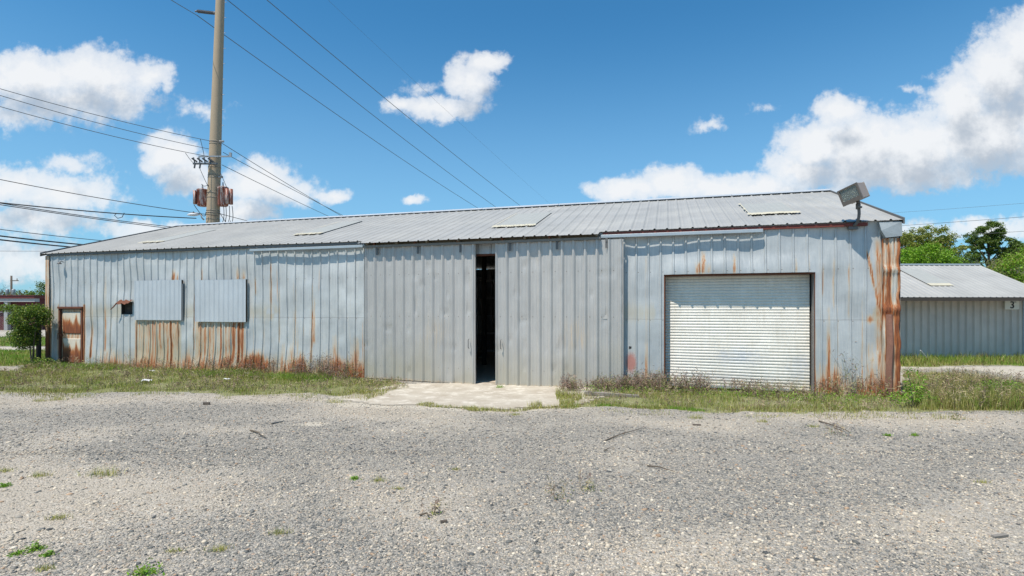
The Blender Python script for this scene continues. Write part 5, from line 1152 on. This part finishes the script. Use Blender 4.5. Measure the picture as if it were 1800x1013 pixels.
# far pole with transformers
fp = at(20, 560, 80); fp[2] = 0; e = empty('wooden_pole', fp); tag(e, 'distant small wooden pole with two grey transformers above the maroon roof', 'utility pole')
MB().lathe((0, 0, 0), [(.17, -.1), (.12, 7.0)], 10).build('shaft', M['bark'], e, True); MB().box((-.1, -.1, 6.2), (1.1, 0, 6.32)).box((.85, -.08, 6.3), (.92, -.01, 6.6)).build('crossarm', M['bark'], e)
for sgn in (-.5, .42): MB().lathe((sgn, -.1, 4.15), [(.2, 0), (.24, .08), (.24, .75), (.2, .82), (.05, .9)], 14).build('transformer_can', M['steelgrey'], e, True)
# trees
def bare_tree(base, h, lab, spread=.5, seed=0, dens=1.0, grp='bare trees in the distance', col='bark'):
    rs = random.Random(seed); e = empty('bare_tree', base); tag(e, lab, 'tree', grp); mt, mc = MB(), MB()
    def grow(p, d, L, r_, lev):
        p2 = p+d*L; (mt if lev == 0 else mc).tube([p, (p+p2)/2+np.array((rs.uniform(-1, 1), rs.uniform(-1, 1), 0))*L*.05, p2], [r_, r_*.8, r_*.6], 5 if lev < 2 else 3, False)
        if lev < 5:
            for k in range(rs.choice((2, 3, 3)) if lev else 5):
                nd = d+np.array((rs.gauss(0, spread), rs.gauss(0, spread), rs.gauss(.1, .25))); nd /= np.linalg.norm(nd); st = p+d*L*rs.uniform(.55, 1.0); grow(st, nd, L*rs.uniform(.55, .8), r_*.55, lev+1)
    grow(np.zeros(3), np.array((0, 0, 1.)), h*.34, h*.018, 0); mt.build('trunk', M[col], e); mc.build('crown', M[col], e)
def tree(base, h, crown, n, size, w_, lab, name='leafy_tree', trunk=.2, grp=None, gap=.36, seed=0, sc=.8, upb=.35):
    base = np.array(base, float); e = empty(name, base); tag(e, lab, 'tree', grp); P_ = []; tot = sum(r_[0]*r_[1]*r_[2] for _, r_ in crown)
    for c0, r_ in crown:
        k = int(n*r_[0]*r_[1]*r_[2]/tot); nc = max(6, k//110); cd = R.normal(size=(nc, 3)); cd /= np.linalg.norm(cd, axis=1)[:, None]; cc_ = np.array(c0)+cd*(R.uniform(.3, 1, (nc, 1))**.5)*np.array(r_)
        i = R.integers(0, nc, k); rad_ = min(r_)*R.uniform(.18, .42, nc); P_.append(cc_[i]+R.normal(size=(k, 3))*rad_[i][:, None]*np.array((.62, .62, .42)))
    P_ = np.vstack(P_); ns = fbm(P_[:, 0]*sc+P_[:, 1]*.5+seed, P_[:, 2]*sc, 420, 3); P_ = P_[ns > gap-.1]
    v_, f_, c_ = leaves(P_, size, pick(len(P_), w_), upb); mesh_np('crown', v_, f_, M['leafy'], e, {'col': c_})
    mb = MB(); ch = max(c0[2] for c0, _ in crown); mb.tube([(0, 0, -.2), (trunk*.4, 0, ch*.4), (0, 0, ch*.75), (0, 0, ch*.95)], [trunk, trunk*.75, trunk*.5, trunk*.2], 8)
    for c0, r_ in crown:
        st = np.array((0, 0, max(.3*ch, c0[2]-.6*r_[2]-.15*ch))); mb.tube([st, (st+np.array(c0))/2+np.array((0, 0, .1)), np.array(c0)], [trunk*.45, trunk*.3, trunk*.1], 6)
    mb.build('trunk', M['bark'], e, True); return e
pass; PALG['pine'] = G([(.13,.19,.07),(.18,.25,.09),(.09,.13,.055)]); PALG['oak'] = G([(.18,.22,.06),(.24,.27,.085),(.30,.28,.15)]); PALG['lime'] = G([(.19,.34,.045),(.26,.42,.07),(.15,.27,.035)])
PALG['tan'] = G([(.24,.20,.13),(.30,.25,.16),(.18,.15,.10)])
for (a, py, d_, h_, s_, lab) in ((5,580,95,7.6,1,'bare grey tree left of the distant wooden pole'), (44,580,100,7.4,2,'bare grey tree right of the distant wooden pole')):
    q_ = at(a, 600, d_); bare_tree((q_[0], q_[1], 0), h_, lab, .5, s_)
q_ = at(76, 600, 70); tree((q_[0], q_[1], 0), 6, [((0,0,4.0),(1.6,1.4,1.5)), ((.9,0,3.2),(1.2,1,1.2)), ((-.8,0,3.0),(1.1,1,1.0))], 5000, .10, {'deep': .9, 'green': .1}, 'small dark evergreen tree behind the left corner of the warehouse')
# right side trees
q_ = at(1625, 600, 40); tree((q_[0], q_[1], 0), 9, [((0,0,5.6),(1.9,1.6,1.2)), ((-1.3,0,4.6),(1.5,1.3,1.5)), ((1.3,0,4.8),(1.2,1.2,1.2)), ((0,0,4.0),(2.4,1.8,1.4)), ((2.2,.2,3.9),(.9,1,.9))], 30000, .085, {'lime': .9, 'green': .1}, 'bright lime green leafy tree right behind the metal shed', 'leafy_tree', .22, gap=.30, seed=3)
q_ = at(1618, 600, 52); tree((q_[0], q_[1], 0), 10, [((.3,0,8.9),(2.5,2,1.2)), ((-1.8,0,8.2),(2.0,2,1.3)), ((2.2,0,8.0),(1.6,1.6,1.2)), ((3.2,0,6.8),(1.0,1.3,1.3)), ((0,0,6.8),(3.2,2.2,1.6))], 26000, .11, {'oak': .95, 'pine': .05}, 'taller olive oak tree behind the lime green tree', 'oak_tree', .28, gap=.40, seed=9)
q_ = at(1738, 600, 60); pc = []
for (dx, dz, rx, rz_) in ((0,10.9,1.3,.5),(-1.0,10.2,1.2,.45),(1.2,10.1,1.3,.5),(.1,9.5,1.6,.5),(-1.9,9.2,1.0,.4),(2.1,9.2,1.3,.45),(-.9,8.4,1.2,.4),(1.6,8.3,1.5,.45),(3.0,8.6,1.1,.5),(3.8,7.6,1.2,.6),(-2.2,8.0,.8,.35),(2.8,7.3,1.2,.4),(-1.2,7.0,1.2,.5),(.6,7.0,1.1,.45),(2.0,6.4,1.4,.5),(4.4,8.3,.8,.4)): pc.append(((dx, random.uniform(-.8, .8), dz), (rx, rx*.9, rz_*1.6)))
tree((q_[0], q_[1], 0), 11, pc, 34000, .11, {'pine': 1}, 'tall open crowned dark pine at right behind the shed', 'pine_tree', .22, gap=.38, seed=5)
q_ = at(1800, 600, 63); pc = [((dx, random.uniform(-.8, .8), dz), (rx, rx*.9, rz_)) for dx, dz, rx, rz_ in ((-.5,8.6,1.4,.5),(.6,9.4,1.2,.5),(.2,7.8,1.6,.5),(-1.2,7.2,1.2,.4),(1.4,8.2,1.2,.5))]
tree((q_[0], q_[1], 0), 9.5, pc, 18000, .11, {'pine': 1}, 'second dark pine cut by the right edge of the photo', 'pine_tree', .2, gap=.38, seed=8)
for k, (a, d_, hh, w_, lab) in enumerate(((1688,48,5.6,{'deep': .5, 'pine': .5},'low dark tree between lime tree and pine'), (1655,56,6.0,{'pine': .6, 'oak': .4},'low shaded tree just right of the oak'), (1722,50,5.0,{'tan': .55, 'oak': .45},'brushy tan tree below the pine'),
      (1765,42,4.6,{'tan': .7, 'oak': .3},'pale brushy thicket tree right of the shed ridge'), (1800,36,4.6,{'oak': .5, 'lime': .5},'yellow green tree at the right edge above the shed roof'), (1830,44,6.2,{'lime': .7, 'oak': .3},'green tree top at the right edge'), (1560,60,6,{'deep': .6, 'oak': .4},'dark tree mostly hidden behind the warehouse corner'))):
    q_ = at(a, 600, d_); hh *= 1.36; tree((q_[0], q_[1], 0), hh, [((0,0,hh*.68),(1.7,1.4,hh*.26)), ((-1.3,0,hh*.5),(1.4,1.2,hh*.26)), ((1.3,0,hh*.52),(1.4,1.2,hh*.25)), ((0,0,hh*.3),(2.3,1.4,hh*.28))], 17000, .085, w_, lab, 'brush_tree', .12, gap=.34, seed=20+k)
for k, (a, d_, h_) in enumerate(((1745,40,5.6), (1762,41,5.8), (1780,40,5.2), (1725,44,5.4), (1795,43,5.8))):
    q_ = at(a, 600, d_); bare_tree((q_[0], q_[1], 0), h_*1.2, ['slim bare sapling below the pine','slim bare sapling second from the pine','slim bare sapling before the yellow green tree','slim bare sapling nearest the shed ridge end','slim bare sapling at the right edge'][k], .32, 30+k, grp='bare saplings behind the shed', col='wood')
# far wood on the horizon
def farwood(x0, x1, y0, h, n, name, lab):
    x_ = R.uniform(x0, x1, n); hh = h*(.6+.6*fbm(x_*.05, x_*0, 430, 3)); z_ = hh*R.random(n)**.8; y_ = y0+R.uniform(-4, 4, n); v_, f_, c_ = leaves(np.stack([x_, y_, z_], -1), .5, pick(n, {'deep': .6, 'oak': .4})); tag(mesh_np(name, v_, f_, M['leafy'], attrs={'col': c_}), lab, 'woods', kind='stuff')
farwood(-260, -60, 190, 8, 14000, 'far_woods', 'far line of dark woods on the left horizon'); farwood(15, 260, 120, 8, 16000, 'far_woods', 'dense far woods behind the shed and trees at right')
# stick leaning by shed
A0 = at(1618, 616, 21.2); B0 = at(1630, 630, 21.3); tag(MB().tube([A0, B0], .02, 5).build('stick', M['plastic']), 'white bent stick leaning in the grass before the shed', 'stick')
